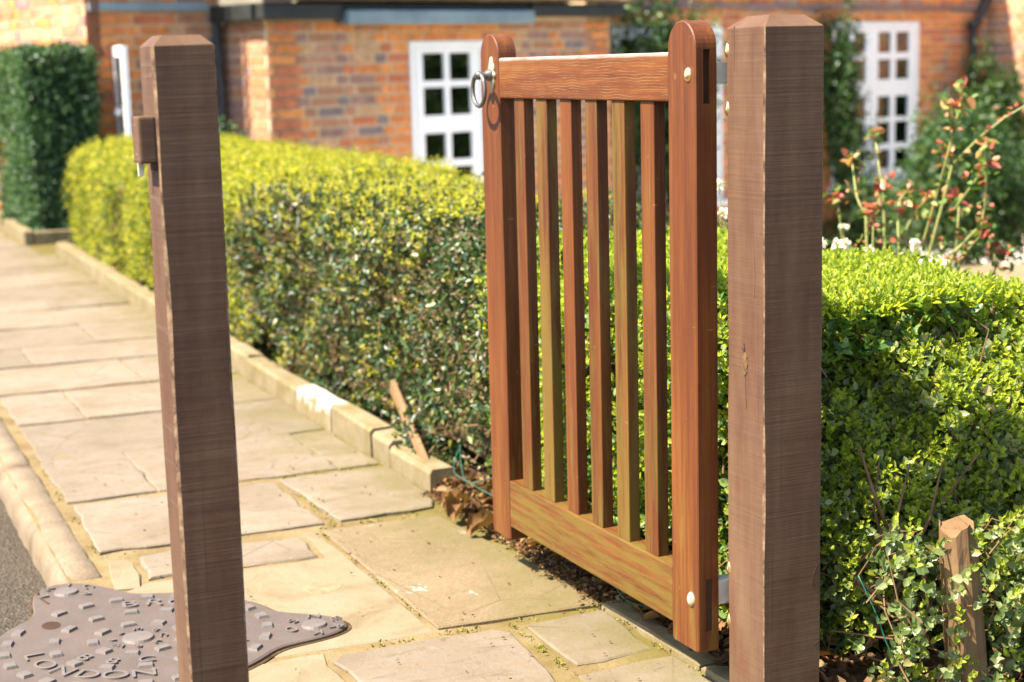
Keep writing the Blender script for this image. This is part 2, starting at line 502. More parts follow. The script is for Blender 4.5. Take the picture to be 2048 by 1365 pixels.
def stake_mat():
    t = NT('bare tan stake wood', 0.8, 0.2)
    g_ = t.noise(t.vec((40, 40, 3)), 1.0, 5, 0.65, 0.6); b = t.noise(t.vec((6, 6, 4)), 1.0, 4)
    c = t.ramp(b, [(0.3, (0.23, 0.125, 0.055)), (0.7, (0.40, 0.26, 0.135))])
    c = t.mix(t.ramp(g_, [(0.5, 0.0), (0.68, 0.6)]), c, (0.14, 0.075, 0.035))
    t.col(c); t.bump(g_, 0.6, 0.005)
    return t.m
M['stake'] = stake_mat()
M['twig'] = plain('hedge twig bark', (0.24, 0.145, 0.075), 0.85, 0.15, 0, 0.4, 20)
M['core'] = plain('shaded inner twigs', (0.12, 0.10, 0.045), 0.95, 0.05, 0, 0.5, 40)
M['wire'] = plain('green plastic wire', (0.010, 0.085, 0.060), 0.5, 0.4, 0, 0.15, 50)
M['dead'] = leafmat('dead brown leaves', [(0.0, (0.10, 0.045, 0.018)), (0.35, (0.22, 0.105, 0.038)), (0.7, (0.33, 0.175, 0.07)), (1.0, (0.42, 0.27, 0.13))], 0.2, 0.6, 1.2, 0.25)
M['privet_old'] = leafmat('privet old leaves', k=1.3, stops= [(0.0, (0.035, 0.080, 0.018)), (0.4, (0.075, 0.145, 0.035)), (0.75, (0.12, 0.20, 0.055)), (0.92, (0.19, 0.25, 0.10)), (1.0, (0.30, 0.27, 0.07))], transl=0.42, rough=0.42, tcol=1.9, spec=0.5)
M['privet_new'] = leafmat('privet new shoots', k=0.88, stops= [(0.0, (0.17, 0.235, 0.026)), (0.5, (0.29, 0.355, 0.040)), (1.0, (0.42, 0.45, 0.075))], transl=0.5, rough=0.45, tcol=1.9, spec=0.35)
M['privet_pale'] = leafmat('privet pale older leaves lightened for shade', k=1.0, stops=[(0.0, (0.06, 0.095, 0.03)), (0.4, (0.14, 0.19, 0.06)), (0.75, (0.21, 0.26, 0.095)), (0.92, (0.30, 0.33, 0.17)), (1.0, (0.36, 0.27, 0.10))], transl=0.42, rough=0.4, tcol=1.8, spec=0.5)  # pale older leaves, lightened further to brighten the shaded hedge end
M['gold_old'] = leafmat('golden privet leaves', k=0.95, stops= [(0.0, (0.05, 0.09, 0.016)), (0.4, (0.125, 0.165, 0.024)), (0.8, (0.22, 0.245, 0.036)), (1.0, (0.34, 0.30, 0.07))], transl=0.48, rough=0.5, tcol=1.7, spec=0.3)
M['gold_new'] = leafmat('golden privet tips', k=0.85, stops= [(0.0, (0.27, 0.30, 0.025)), (0.6, (0.41, 0.40, 0.045)), (1.0, (0.52, 0.44, 0.11))], transl=0.5, rough=0.5, tcol=1.6, spec=0.3)
M['holly'] = leafmat('glossy holly leaves', k=0.75, stops= [(0.0, (0.016, 0.040, 0.012)), (0.4, (0.032, 0.072, 0.018)), (0.75, (0.065, 0.12, 0.028)), (0.9, (0.16, 0.19, 0.04)), (1.0, (0.27, 0.24, 0.06))], transl=0.22, rough=0.40, tcol=1.5, spec=0.5)
M['holly_dry'] = leafmat('dry tan leaflets', [(0.0, (0.16, 0.095, 0.04)), (0.5, (0.30, 0.21, 0.10)), (1.0, (0.42, 0.33, 0.19))], 0.2, 0.5, 1.2, 0.4)
M['yew'] = leafmat('dark hedge leaves', k=1.7, stops= [(0.0, (0.010, 0.028, 0.011)), (0.5, (0.022, 0.056, 0.020)), (0.85, (0.045, 0.095, 0.030)), (1.0, (0.11, 0.16, 0.055))], transl=0.25, rough=0.42, tcol=1.4, spec=0.5)
M['climber'] = leafmat('climber leaves', k=0.95, stops= [(0.0, (0.014, 0.042, 0.010)), (0.6, (0.035, 0.090, 0.018)), (1.0, (0.10, 0.17, 0.035))], transl=0.3, rough=0.4, tcol=1.5, spec=0.5)
M['rose_red'] = leafmat('young red rose leaves', k=1.0, stops= [(0.0, (0.30, 0.055, 0.030)), (0.5, (0.44, 0.13, 0.09)), (0.8, (0.50, 0.24, 0.10)), (1.0, (0.46, 0.34, 0.13))], transl=0.35, rough=0.4, tcol=1.3, spec=0.4)
M['rose_green'] = leafmat('green rose leaves', k=0.75, stops= [(0.0, (0.07, 0.15, 0.03)), (0.6, (0.15, 0.25, 0.05)), (1.0, (0.30, 0.33, 0.10))], transl=0.35, rough=0.4, tcol=1.4, spec=0.4)
M['rose_stem'] = plain('rose stem', (0.24, 0.25, 0.075), 0.55, 0.35, 0, 0.3, 14)
M['moss'] = leafmat('joint moss', k=0.8, stops=[(0.0, (0.15, 0.14, 0.03)), (1.0, (0.30, 0.26, 0.06))], transl=0.2, rough=0.8, tcol=1.2, spec=0.1)
M['petal'] = leafmat('white petals', k=1.0, stops= [(0.0, (0.70, 0.62, 0.50)), (1.0, (0.82, 0.80, 0.74))], transl=0.3, rough=0.6, tcol=1.0, spec=0.2)
M['white'] = plain('white window paint', (0.86, 0.86, 0.85), 0.45, 0.4, 0, 0.04, 6)
M['lead'] = plain('grey lead sheet', (0.20, 0.265, 0.29), 0.55, 0.4, 0.1, 0.25, 3)
M['gutter'] = plain('dark gutter', (0.022, 0.024, 0.022), 0.5, 0.4, 0, 0.3, 8)
M['tile'] = plain('mossy roof tile', (0.15, 0.10, 0.055), 0.9, 0.15, 0, 0.4, 9)
M['curtain'] = plain('beige curtain', (0.42, 0.34, 0.24), 0.9, 0.1, 0, 0.2, 5)
M['room'] = plain('dim room', (0.22, 0.20, 0.165), 0.9, 0.1, 0, 0.2, 2)
def glass_mat():
    t = NT('window glass', 0.03, 0.5)
    t.col((0.9, 0.95, 0.92))
    t.b.inputs['Transmission Weight'].default_value = 1.0
    t.b.inputs['IOR'].default_value = 1.45
    gl = t.n('ShaderNodeBsdfGlossy'); gl.inputs['Roughness'].default_value = 0.03
    tr = t.n('ShaderNodeBsdfTransparent'); tr.inputs['Color'].default_value = (0.8, 0.86, 0.82, 1)
    fr = t.n('ShaderNodeFresnel'); fr.inputs['IOR'].default_value = 2.1
    mx = t.n('ShaderNodeMixShader')
    t.l(fr.outputs[0], mx.inputs[0]); t.l(tr.outputs[0], mx.inputs[1]); t.l(gl.outputs[0], mx.inputs[2])
    t.l(mx.outputs[0], t.t.nodes['Material Output'].inputs[0])
    return t.m
M['glass'] = glass_mat()
def brick_mat(name, c):
    t = NT(name, 0.9, 0.15)
    b = t.noise(t.world(), 14, 4, 0.6); f = t.noise(t.world(), 70, 3, 0.7)
    x = t.ramp(b, [(0.3, tuple(k*0.7 for k in c)), (0.7, tuple(k*1.25 for k in c))])
    t.col(t.mix(t.ramp(f, [(0.55, 0), (0.75, 0.3)]), x, tuple(min(1, k*1.6) for k in c)))
    t.bump(f, 0.5, 0.004)
    return t.m
BR = [brick_mat('brick '+n, c) for n, c in (('orange', (0.60, 0.22, 0.075)), ('bright orange', (0.68, 0.27, 0.09)), ('red', (0.52, 0.175, 0.085)),
      ('brown', (0.40, 0.20, 0.115)), ('plum', (0.33, 0.19, 0.15)), ('slate', (0.23, 0.175, 0.165)), ('tan', (0.52, 0.31, 0.17)), ('pinkish', (0.46, 0.24, 0.155)))]
M['mortar'] = plain('lime mortar', (0.62, 0.47, 0.30), 0.95, 0.1, 0, 0.15, 10)

# ------------------------------------------------------------------ ground, road, path
def smooth(a, b, x):
    t = np.clip((x-a)/(b-a), 0, 1); return t*t*(3-2*t)

def ground_z(x, y):
    hd = x*math.sin(PHI)+y*math.cos(PHI)
    drop = smooth(4.2, 10.5, hd)*smooth(2.1, 3.4, x)
    z = -0.055-0.80*drop
    z = np.where(x < 1.55, -0.13, z)
    return z
def axis(fine0, fine1, step, lim):
    a = list(np.arange(fine0, fine1, step)); s = step; x = fine0
    lo = []
    while x > -lim:
        s *= 1.5; x -= s; lo.append(x)
    s = step; x = a[-1]; hi = []
    while x < lim:
        s *= 1.5; x += s; hi.append(x)
    return np.array(lo[::-1]+a+hi)
gx, gy = axis(-1, 10, 0.25, 500), axis(0, 16, 0.25, 500)
XX, YY = np.meshgrid(gx, gy)
ZZ = ground_z(XX, YY)
nx, ny = len(gx), len(gy)
b = MB()
b.v = list(zip(XX.ravel(), YY.ravel(), ZZ.ravel()))
for j in range(ny-1):
    for i in range(nx-1):
        b.f.append((j*nx+i, j*nx+i+1, (j+1)*nx+i+1, (j+1)*nx+i)); b.mi.append(0)
tag(b.build('ground', M['lawn'], smooth=True), kind='structure')

# terrace paving in the garden
b = MB(); hd = [(5.6, 7.6), (12, 6.6), (12.5, 9.0), (6.8, 9.9)]
b.prism(hd, -0.9, -0.40)
tag(b.build('terrace', M['terrace']), kind='structure')

# unseen pale ground sheet, added to bounce sunlight onto the shaded house front
b = MB(); c_, s_ = math.cos(R(16.5)), math.sin(R(16.5))
b.prism([(4.885+u*c_-v*s_, 12.488+u*s_+v*c_) for u, v in ((-1.6, -3.6), (5.6, -5.0), (8.0, -1.2), (7.9, 0.2), (-1.6, -0.05))], -1.0, -0.83)
tag(b.build('bounce_forecourt', M['bounce_gravel']), kind='structure')

# road sheet with a slightly uneven surface
b = MB()
rx = list(np.linspace(-0.9, 0.50, 15)); ry = list(np.linspace(1.0, 16, 60))
rx = [-9, -5, -2.5] + rx; ry = [-30, -8, -2] + ry + [25, 60]
for y in ry:
    for x in rx:
        b.v.append((x, y, -0.075+0.012*math.sin(7*x+1.7*y)*math.sin(3.1*y)))
for j in range(len(ry)-1):
    for i in range(len(rx)-1):
        k = j*len(rx)+i; b.f.append((k, k+1, k+1+len(rx), k+len(rx))); b.mi.append(0)
tag(b.build('road', M['asphalt'], smooth=True), kind='structure')

# pavement: sandy bedding with each flagstone laid on it
b = MB()
px = list(np.linspace(0.50, 1.66, 26)); py = list(np.linspace(0.6, 5.2, 90)) + list(np.linspace(5.4, 16, 40))
for y in py:
    for x in px:
        n_ = 0.5*math.sin(31*x+11*y)+0.5*math.sin(17*y-23*x)
        b.v.append((x, y, -0.0055+0.002*n_))
for j in range(len(py)-1):
    for i in range(len(px)-1):
        k = j*len(px)+i; b.f.append((k, k+1, k+1+len(px), k+len(px))); b.mi.append(0)
pavement = tag(b.build('pavement', M['bedding'], smooth=True), kind='structure')

def slab(poly, z=0.0, mat='stone', name='flagstone', jit=0.006, step=0.055, tilt=0.003, rim=0.004):
    pts = []
    n = len(poly)
    for i in range(n):
        a = Vector(poly[i]); c = Vector(poly[(i+1) % n]); L = (c-a).length
        k = max(1, int(L/step)); d = (c-a)/k; nr = Vector((d.y, -d.x)).normalized()
        for q in range(k):
            p = a+d*q
            cornr = q == 0
            if cornr:
                ctr = Vector((sum(p_[0] for p_ in poly)/n, sum(p_[1] for p_ in poly)/n))
                p = p + (ctr-p).normalized()*random.uniform(0.0, 0.004)
            else:
                p = p + nr*random.gauss(0, jit*0.6)
            pts.append((p.x, p.y))
    b_ = MB()
    b_.prism(pts, -0.03, z, inset=rim, drop=rim*0.8)
    tx, ty = random.uniform(-tilt, tilt), random.uniform(-tilt, tilt)
    cx = sum(p[0] for p in pts)/len(pts); cy = sum(p[1] for p in pts)/len(pts)
    b_.v = [(x, y, zz if zz < -0.02 else zz+tx*(x-cx)/0.3+ty*(y-cy)/0.3) for x, y, zz in b_.v]
    return b_.build(name, M[mat], pavement)
def rect(x0, x1, y0, y1): return [(x0, y0), (x1, y0), (x1, y1), (x0, y1)]
G = 0.0025
slab([(0.93, 2.70), (1.25, 2.70), (1.285, 3.0), (1.26, 3.035), (0.92, 3.035), (0.895, 3.0)], 0.001)
slab([(0.62, 2.0), (1.27, 2.02), (1.27, 2.66), (0.66, 2.66)])
slab([(1.325, 2.765), (1.50, 2.775), (1.515, 3.035), (1.325, 3.02)], 0.0)
slab([(1.30, 2.10), (1.52, 2.10), (1.515, 2.725), (1.30, 2.715)], -0.002)
slab([(1.155, 3.085), (1.535, 3.065), (1.545, 3.2), (1.50, 3.60), (1.47, 3.90), (1.155, 3.915)], 0.003, 'concrete', 'concrete_slab', 0.0008, 0.09, 0.001, 0.004)
slab([(0.605, 3.99), (1.185, 3.985), (1.18, 4.465), (0.615, 4.475)], 0.004)
slab([(1.225, 3.975), (1.49, 3.985), (1.525, 4.10), (1.525, 4.485), (1.20, 4.475)], 0.005)
slab([(0.67, 3.725), (1.085, 3.715), (1.09, 3.885), (0.78, 3.93), (0.685, 3.91)], 0.002, rim=0.006)
slab([(0.585, 3.685), (0.645, 3.675), (0.665, 3.78), (0.66, 3.91), (0.612, 3.92)], 0.0, 'cement', 'mortar_patch', 0.004, 0.04)
# the rows further along, read off the joints
rows = [(4.53, 5.06, [0.605, 0.86, 1.40, 1.525], 0), (5.07, 5.63, [0.61, 1.525], 0), (5.65, 6.20, [0.615, 0.845, 1.525], 0),
        (6.23, 6.79, [0.61, 1.17, 1.53], 0), (6.82, 7.28, [0.60, 0.825, 1.53], 0), (7.31, 7.86, [0.60, 1.165, 1.53], 0),
        (7.89, 8.45, [0.60, 1.53], 0), (8.48, 8.88, [0.60, 1.15, 1.53], 0), (8.90, 9.44, [0.60, 1.53], 0), (9.46, 10.06, [0.60, 1.17, 1.53], 0),
        (10.08, 10.50, [0.60, 1.53], 0), (10.52, 11.1, [0.60, 1.1, 1.53], 0), (11.12, 11.8, [0.60, 1.45], 0), (11.82, 12.5, [0.60, 1.0, 1.42], 0),
        (12.52, 13.3, [0.60, 1.42], 0), (13.32, 14.2, [0.6, 1.1, 1.42], 0)]
for y0, y1, xs, _ in rows:
    for x0, x1 in zip(xs, xs[1:]):
        slab(rect(x0+G, x1-G, y0+G*0.6, y1-G*0.6), random.uniform(-0.001, 0.003))
# cement apron cast round the iron cover
cem = [(0.60, 3.10), (0.90, 3.085), (1.145, 3.075), (1.148, 3.40), (1.14, 3.90), (1.105, 3.905), (1.10, 3.70), (0.90, 3.70), (0.66, 3.705), (0.60, 3.66)]
slab(cem, -0.003, 'cement', 'cement_apron', 0.003, 0.06, 0.0, 0.003)
slab([(0.66, 2.69), (0.91, 2.69), (0.885, 3.0), (0.90, 3.07), (0.62, 3.07)], -0.003, 'cement', 'mortar_patch', 0.004, 0.05)
# round mark left in the cement
vs, fs = revolve([(0.046, 0), (0.043, 0.0014), (0.0, 0.0014)], 22)
vs = [(x*(1+0.12*math.sin(3*math.atan2(y, x)+1)+0.06*math.sin(7*math.atan2(y, x))), y*(1+0.10*math.sin(2*math.atan2(y, x))), z) for x, y, z in vs]
M['patch'] = plain('dark cement patch', (0.36, 0.275, 0.165), 0.95, 0.1, 0, 0.25, 30)
o = MB().add(vs, fs).build('cement_patch', M['patch'], pavement, loc=(1.02, 3.475, -0.0035))
# mossy edging strip by the gate
for y0, y1 in ((2.30, 2.62), (2.63, 3.06)):
    slab([(1.525, y0), (1.578, y0), (1.572, y1), (1.522, y1)], 0.012, 'edging', 'edging_stone', 0.003, 0.05, 0.001, 0.008)

# rounded kerb stones along the road
def kerb_stone(y0, y1):
    prof = [(0.575, -0.14), (0.578, -0.006), (0.572, 0.001), (0.535, 0.003), (0.510, -0.002), (0.492, -0.014), (0.482, -0.034), (0.478, -0.06), (0.474, -0.14)]
    n_ = max(3, int((y1-y0)/0.06)); b_ = MB(); m_ = len(prof)
    for j in range(n_+1):
        y = y0+(y1-y0)*j/n_
        en = 0.0025 if j in (0, n_) else 0
        for i, (x, z) in enumerate(prof):
            b_.v.append((x+random.gauss(0, 0.0018)+(0.53-x)*en*2, y, z+random.gauss(0, 0.0016)-en))
    for j in range(n_):
        for i in range(m_-1):
            k = j*m_+i; b_.f.append((k, k+m_, k+m_+1, k+1)); b_.mi.append(0)
    b_.f.append(tuple(range(m_))); b_.f.append(tuple(reversed([n_*m_+i for i in range(m_)]))); b_.mi += [0, 0]
    return b_.build('kerb_stone', M['kerb'], pavement, smooth=True)
ky = [3.80, 4.34, 5.05, 5.95, 6.9, 7.8, 8.7, 9.6, 10.5, 11.5, 12.5, 13.5, 14.6]
for y0, y1 in zip(ky, ky[1:]): kerb_stone(y0+0.003, y1-0.003)
for y0, y1 in ((0.9, 1.8), (1.81, 2.75)): kerb_stone(y0, y1)

# low stone edging that holds the hedge bed
edging = tag(empty('hedge_edging', (1.53, 4.12, 0)), 'low mossy stone edging between flagstones and clipped hedge', 'edging')
ey = [4.12, 4.46, 4.62, 5.02, 5.42, 6.1, 6.9, 7.7, 8.4, 9.2, 10.1, 11.08]
for k, (y0, y1) in enumerate(zip(ey, ey[1:])):
    xo = random.uniform(-0.004, 0.006); h = 0.082+random.uniform(-0.006, 0.006)
    if k == 0: h = 0.066
    b = MB(); n_ = max(2, int((y1-y0)/0.12)); prof = [(0, -0.05), (0.0, h-0.012), (0.008, h), (0.066, h+0.002), (0.072, h-0.008), (0.075, -0.05)]
    for j in range(n_+1):
        y = y0+0.003+(y1-y0-0.006)*j/n_
        for x, z in prof: b.v.append((x+xo+random.gauss(0, 0.0018), y-4.12, z+random.gauss(0, 0.0022)))
    m_ = len(prof)
    for j in range(n_):
        for i in range(m_-1):
            q = j*m_+i; b.f.append((q+1, q+m_+1, q+m_, q)); b.mi.append(0)
    b.f.append(tuple(reversed(range(m_)))); b.f.append(tuple(n_*m_+i for i in range(m_))); b.mi += [0, 0]
    b.build('edging_stone', M['edging_white' if k in (3,) else 'edging'], edging)
edging2 = tag(empty('hedge_edging', (1.43, 11.86, 0)), 'short stone edging at the foot of the tall dark hedge', 'edging')
MB().box(0, 0.07, 0, 3.6, -0.05, 0.10).build('edging_stone', M['edging'], edging2, bevel=0.012)
MB().box(0.073, 0.62, 0, 0.07, -0.05, 0.09).build('edging_stone', M['edging'], edging2, bevel=0.012)

# soil strip under hedge and gate
b = MB(); sx = np.linspace(1.53, 1.95, 22); sy = np.linspace(2.15, 4.3, 90)
for y in sy:
    lim = 1.525+0.02*math.sin(9*y)+(0.045 if y < 3.06 else 0)
    for x in sx:
        d = max(0.0, x-lim)
        z = -0.012+min(0.028, d*0.35)+0.006*math.sin(43*x+29*y)*math.sin(37*y-19*x)*(1 if d > 0.01 else 0)
        b.v.append((x, y, z))
for j in range(len(sy)-1):
    for i in range(len(sx)-1):
        k = j*len(sx)+i; b.f.append((k, k+1, k+1+len(sx), k+len(sx))); b.mi.append(0)
tag(b.build('soil', M['soil'], smooth=True), kind='structure')

# ------------------------------------------------------------------ iron cover
cover = tag(empty('manhole_cover', (0.568, 3.306, 0)), 'three-lobed cast iron utility cover with raised studs set in pavement', 'manhole cover')
ears = [(103, 0.395, 0.095), (-15, 0.366, 0.085), (222, 0.37, 0.09)]
def cover_r(a, grow=0.0):
    r_ = 0.305
    ux, uy = math.cos(a), math.sin(a)
    for ang, d, er in ears:
        cx, cy = d*math.cos(R(ang)), d*math.sin(R(ang))
        bq = ux*cx+uy*cy; disc = bq*bq-(d*d-er*er)
        if disc > 0: r_ = max(r_, bq+math.sqrt(disc))
    return r_+grow
def cover_poly(grow):
    n_ = 240
    raw = np.array([cover_r(2*math.pi*i/n_) for i in range(n_)])
    k = np.exp(-0.5*(np.arange(-14, 15)/4.2)**2); k /= k.sum()
    sm = np.convolve(np.concatenate([raw[-14:], raw, raw[:14]]), k, 'valid')+grow
    return [(sm[i]*math.cos(2*math.pi*i/n_), sm[i]*math.sin(2*math.pi*i/n_)) for i in range(n_)]
MB().prism(cover_poly(0.0), -0.03, 0.006, inset=0.004, drop=0.003).build('plate', M['cover'], cover)
# rust-stained gap around it
MB().prism(cover_poly(0.010), -0.03, -0.0015).build('frame_gap', M['soil'], cover)
def cast(x, y, w, h_, an, name='stud'):
    b_ = MB().box(-w/2, w/2, -h_/2, h_/2, 0, 0.0065)
    # tapered sides as cast
    b_.v = [(x_*(0.84 if z_ > 0 else 1), y_*(0.84 if z_ > 0 else 1), z_) for x_, y_, z_ in b_.v]
    return b_.build(name, M['cover_hi'], cover, loc=(x, y, 0.0055), rz=an)
hole_at = (math.cos(R(132))*0.229, math.sin(R(132))*0.229)
for rad, cnt, ph in ((0.092, 9, 0.2), (0.172, 14, 0.12), (0.268, 25, 0.05)):
    for i in range(cnt):
        a = 2*math.pi*i/cnt+ph
        x, y = rad*math.cos(a), rad*math.sin(a)
        if math.hypot(x-hole_at[0], y-hole_at[1]) < 0.045: continue
        cast(x, y, 0.031, 0.023, a+math.pi/2+random.uniform(-0.1, 0.1))
vs, fs = revolve([(0.034, 0), (0.031, 0.006), (0.0, 0.0066)], 22)
MB().add(vs, fs).build('centre_boss', M['cover_hi'], cover, loc=(0, 0, 0.0055), smooth=False)
vs, fs = revolve([(0.028, 0), (0.025, 0.006), (0.0, 0.0066)], 20)
for ang, d, er in ears:
    MB().add(vs, fs).build('lobe_boss', M['cover_hi'], cover, loc=(d*math.cos(R(ang)), d*math.sin(R(ang)), 0.0055))
LET = {}
def letter(ch, size, x, y, rot):
    if (ch, size) not in LET:
        cu = bpy.data.curves.new('glyph', 'FONT')
        cu.body = ch; cu.size = size; cu.extrude = 0.0026; cu.align_x = 'CENTER'; cu.align_y = 'CENTER'
        tmp = bpy.data.objects.new('glyph', cu)
        me = bpy.data.meshes.new_from_object(tmp)
        bpy.data.objects.remove(tmp)
        me.materials.clear(); me.materials.append(M['cover_hi'])
        LET[(ch, size)] = me
    o_ = link('letter', LET[(ch, size)], cover, (x, y, 0.0078), rot)
    o_.scale = (1.25, 1, 1)
for ch, a in zip('LONDON', (-176, -160, -144, -128, -113, -98)):
    letter(ch, 0.058, 0.215*math.cos(R(a)), 0.215*math.sin(R(a)), R(a+90))
for ch, a in zip('BRO', (84, 70, 56)):
    letter(ch, 0.058, 0.225*math.cos(R(a)), 0.225*math.sin(R(a)), R(a-90))
for ch, a in zip('B8C', (-150, -122, -94)):
    letter(ch, 0.044, 0.140*math.cos(R(a)), 0.140*math.sin(R(a)), R(a+90))
for (ang, d, er), word in zip(ears[:2], ('ERICA', 'OSNERK')):
    cx, cy = d*math.cos(R(ang)), d*math.sin(R(ang))
    for i, ch in enumerate(word):
        a = R(190-i*58)
        letter(ch, 0.034, cx+0.052*math.cos(a), cy+0.052*math.sin(a), a-math.pi/2)
for i, ch in enumerate('ELMBCHRW'):
    a = R(170-i*45)
    letter(ch, 0.022, 0.052*math.cos(a), 0.052*math.sin(a), a-math.pi/2)
b = MB(); n_ = 14
b.prism([(hole_at[0]+0.02*math.cos(2*math.pi*i/n_), hole_at[1]+0.026*math.sin(2*math.pi*i/n_)) for i in range(n_)], 0.004, 0.0068)
b.build('key_hole', M['tenon'], cover)
b = MB()
b.tube([(r_*math.cos(R(a)), r_*math.sin(R(a)), 0.0045) for a, r_ in ((109.5, 0.44), (111.5, 0.415), (112, 0.385), (113, 0.35))], 0.004, 5)
b.build('lift_slot', M['tenon'], cover)

# ------------------------------------------------------------------ posts
def post_mesh(w, h, cap, inset, jit, rings, chf=0.004):
    """square post, worn arrises, four-sided chamfered top"""
    b_ = MB(); n_ = 8
    def wander(amp):
        r_ = np.array([random.gauss(0, 1) for _ in range(rings+1)])
        k_ = np.exp(-0.5*(np.arange(-9, 10)/3.0)**2); k_ /= math.sqrt((k_**2).sum())
        return amp*np.convolve(np.pad(r_, 9, 'edge'), k_, 'valid')
    JX, JY = [wander(jit) for _ in range(4)], [wander(jit) for _ in range(4)]
    CH = [np.clip(1+wander(0.35), 0.45, 2.2) for _ in range(4)]
    for j in range(rings+1):
        z = -0.15+(h+0.15)*j/rings
        for k, (sx_, sy_) in enumerate(((0, 0), (1, 0), (1, 1), (0, 1))):
            jx, jy = JX[k][j], JY[k][j]
            x, y = sx_*w+jx*0.4, sy_*w+jy*0.4
            c = chf*CH[k][j]
            dx, dy = (1 if sx_ == 0 else -1), (1 if sy_ == 0 else -1)
            p1, p2 = (x, y+dy*c, z), (x+dx*c, y, z)
            if k in (1, 3): p1, p2 = p2, p1
            b_.v += [p1, p2]
    for j in range(rings):
        for i in range(n_):
            q = (i+1) % n_
            b_.f.append((j*n_+i, j*n_+q, (j+1)*n_+q, (j+1)*n_+i)); b_.mi.append(1 if i % 2 == 0 else 0)
    base = len(b_.v)
    for z, ins in ((h+0.002, 0.0015), (h+cap, inset),):
        for k, (sx_, sy_) in enumerate(((0, 0), (1, 0), (1, 1), (0, 1))):
            x, y = ins+sx_*(w-2*ins), ins+sy_*(w-2*ins); c = 0.0025
            dx, dy = (1 if sx_ == 0 else -1), (1 if sy_ == 0 else -1)
            p1, p2 = (x, y+dy*c, z), (x+dx*c, y, z)
            if k in (1, 3): p1, p2 = p2, p1
            b_.v += [p1, p2]
    j = rings
    for r0, r1 in ((rings*n_, base), (base, base+n_)):
        for i in range(n_):
            q = (i+1) % n_; b_.f.append((r0+i, r0+q, r1+q, r1+i)); b_.mi.append(0)
    b_.f.append(tuple(base+n_+i for i in range(n_))); b_.mi.append(0)
    return b_
hinge_post = tag(empty('gate_post', (1.5, 2.362, 0)), 'thick square brown timber post the open gate hangs from', 'gate post')
post_mesh(0.12, 1.222, 0.020, 0.024, 0.0006, 70, 0.0024).build('shaft', [M['post'], M['arris']], hinge_post)
# knot and drying cracks on the sunny face
b = MB(); n_ = 18
ring_ = [(-0.0012, 0.061+0.0085*math.cos(2*math.pi*i/n_)*(1+0.2*math.sin(3*i)), 0.640+0.021*math.sin(2*math.pi*i/n_)) for i in range(n_)]
b.add(ring_+[(-0.0028, 0.061, 0.640)], [(i, n_, (i+1) % n_) for i in range(n_)])
b.add([(x+0.004, y, z) for x, y, z in ring_]+ring_, [(i, n_+i, n_+(i+1) % n_, (i+1) % n_) for i in range(n_)])
M['knot'] = plain('pale knot', (0.20, 0.115, 0.05), 0.75, 0.25, 0, 0.4, 90)
b.build('knot', M['knot'], hinge_post)
def crack(name, pts, w, parent):
    b_ = MB()
    for (p, q) in zip(pts, pts[1:]):
        b_.tube([p, q], w, 4)
    return b_.build(name, M['tenon'], parent)
crack('crack', [(0.0002, 0.064, 0.676), (0.0002, 0.0615, 0.668), (0.0002, 0.064, 0.660), (0.0002, 0.0685, 0.667)], 0.0019, hinge_post)
crack('crack', [(0.0003, 0.069, 0.632), (0.0003, 0.066, 0.622), (0.0003, 0.059, 0.616), (0.0003, 0.058, 0.585), (0.0003, 0.0565, 0.560)], 0.0008, hinge_post)
crack('crack', [(0.0003, 0.036, 0.93), (0.0003, 0.033, 0.87), (0.0003, 0.028, 0.80), (0.0003, 0.030, 0.76)], 0.0006, hinge_post)
crack('crack', [(0.0003, 0.095, 1.225), (0.0003, 0.094, 1.19), (0.0003, 0.094, 1.15)], 0.0007, hinge_post)
crack('crack', [(0.114, 0.0003, 0.275), (0.106, 0.0003, 0.255), (0.101, 0.0003, 0.235)], 0.0013, hinge_post)
crack('crack', [(0.117, 0.0003, 0.13), (0.108, 0.0003, 0.122)], 0.0012, hinge_post)
dome_v, dome_f = revolve([(1, 0), (0.96, 0.25), (0.8, 0.55), (0.5, 0.85), (0.0, 0.98)], 14)
def dome(name, loc, r_, hgt, mat, parent, ax='-x', oval=1.0):
    b_ = MB()
    vs_ = []
    for x, y, z in dome_v:
        if ax == '-x': vs_.append((-z*hgt, y*r_, x*r_*oval))
        else: vs_.append((x*r_, -z*hgt, y*r_*oval))
    return b_.add(vs_, dome_f).build(name, M[mat], parent, loc=loc, smooth=True)
for z in (1.185, 1.085, 0.25, 0.15):
    dome('brass_bolt', (0.004, 0.1195, z), 0.009, 0.0075, 'brass', hinge_post, '-x', 1.7)

latch_post = tag(empty('gate_post', (0.487, 2.40, 0)), 'thinner ridged brown timber post with small catch block, standing before the iron cover', 'gate post')
post_mesh(0.093, 1.209, 0.016, 0.0165, 0.0012, 60, 0.0036).build('shaft', [M['post2'], M['arris']], latch_post)
cb = MB().box(-0.026, 0.0005, 0.004, 0.052, 1.040, 1.109).build('catch_block', M['post2'], latch_post, bevel=0.004)
for z in (1.095, 1.052):
    dome('screw', (-0.026, 0.03, z), 0.003, 0.0008, 'iron', cb, '-x')
MB().box(-0.009, 0.001, 0.003, 0.016, 1.030, 1.0395).build('catch_slot', M['tenon'], latch_post)
MB().box(-0.020, -0.012, 0.05, 0.056, 1.020, 1.045).build('catch_plate', M['zinc'], latch_post)

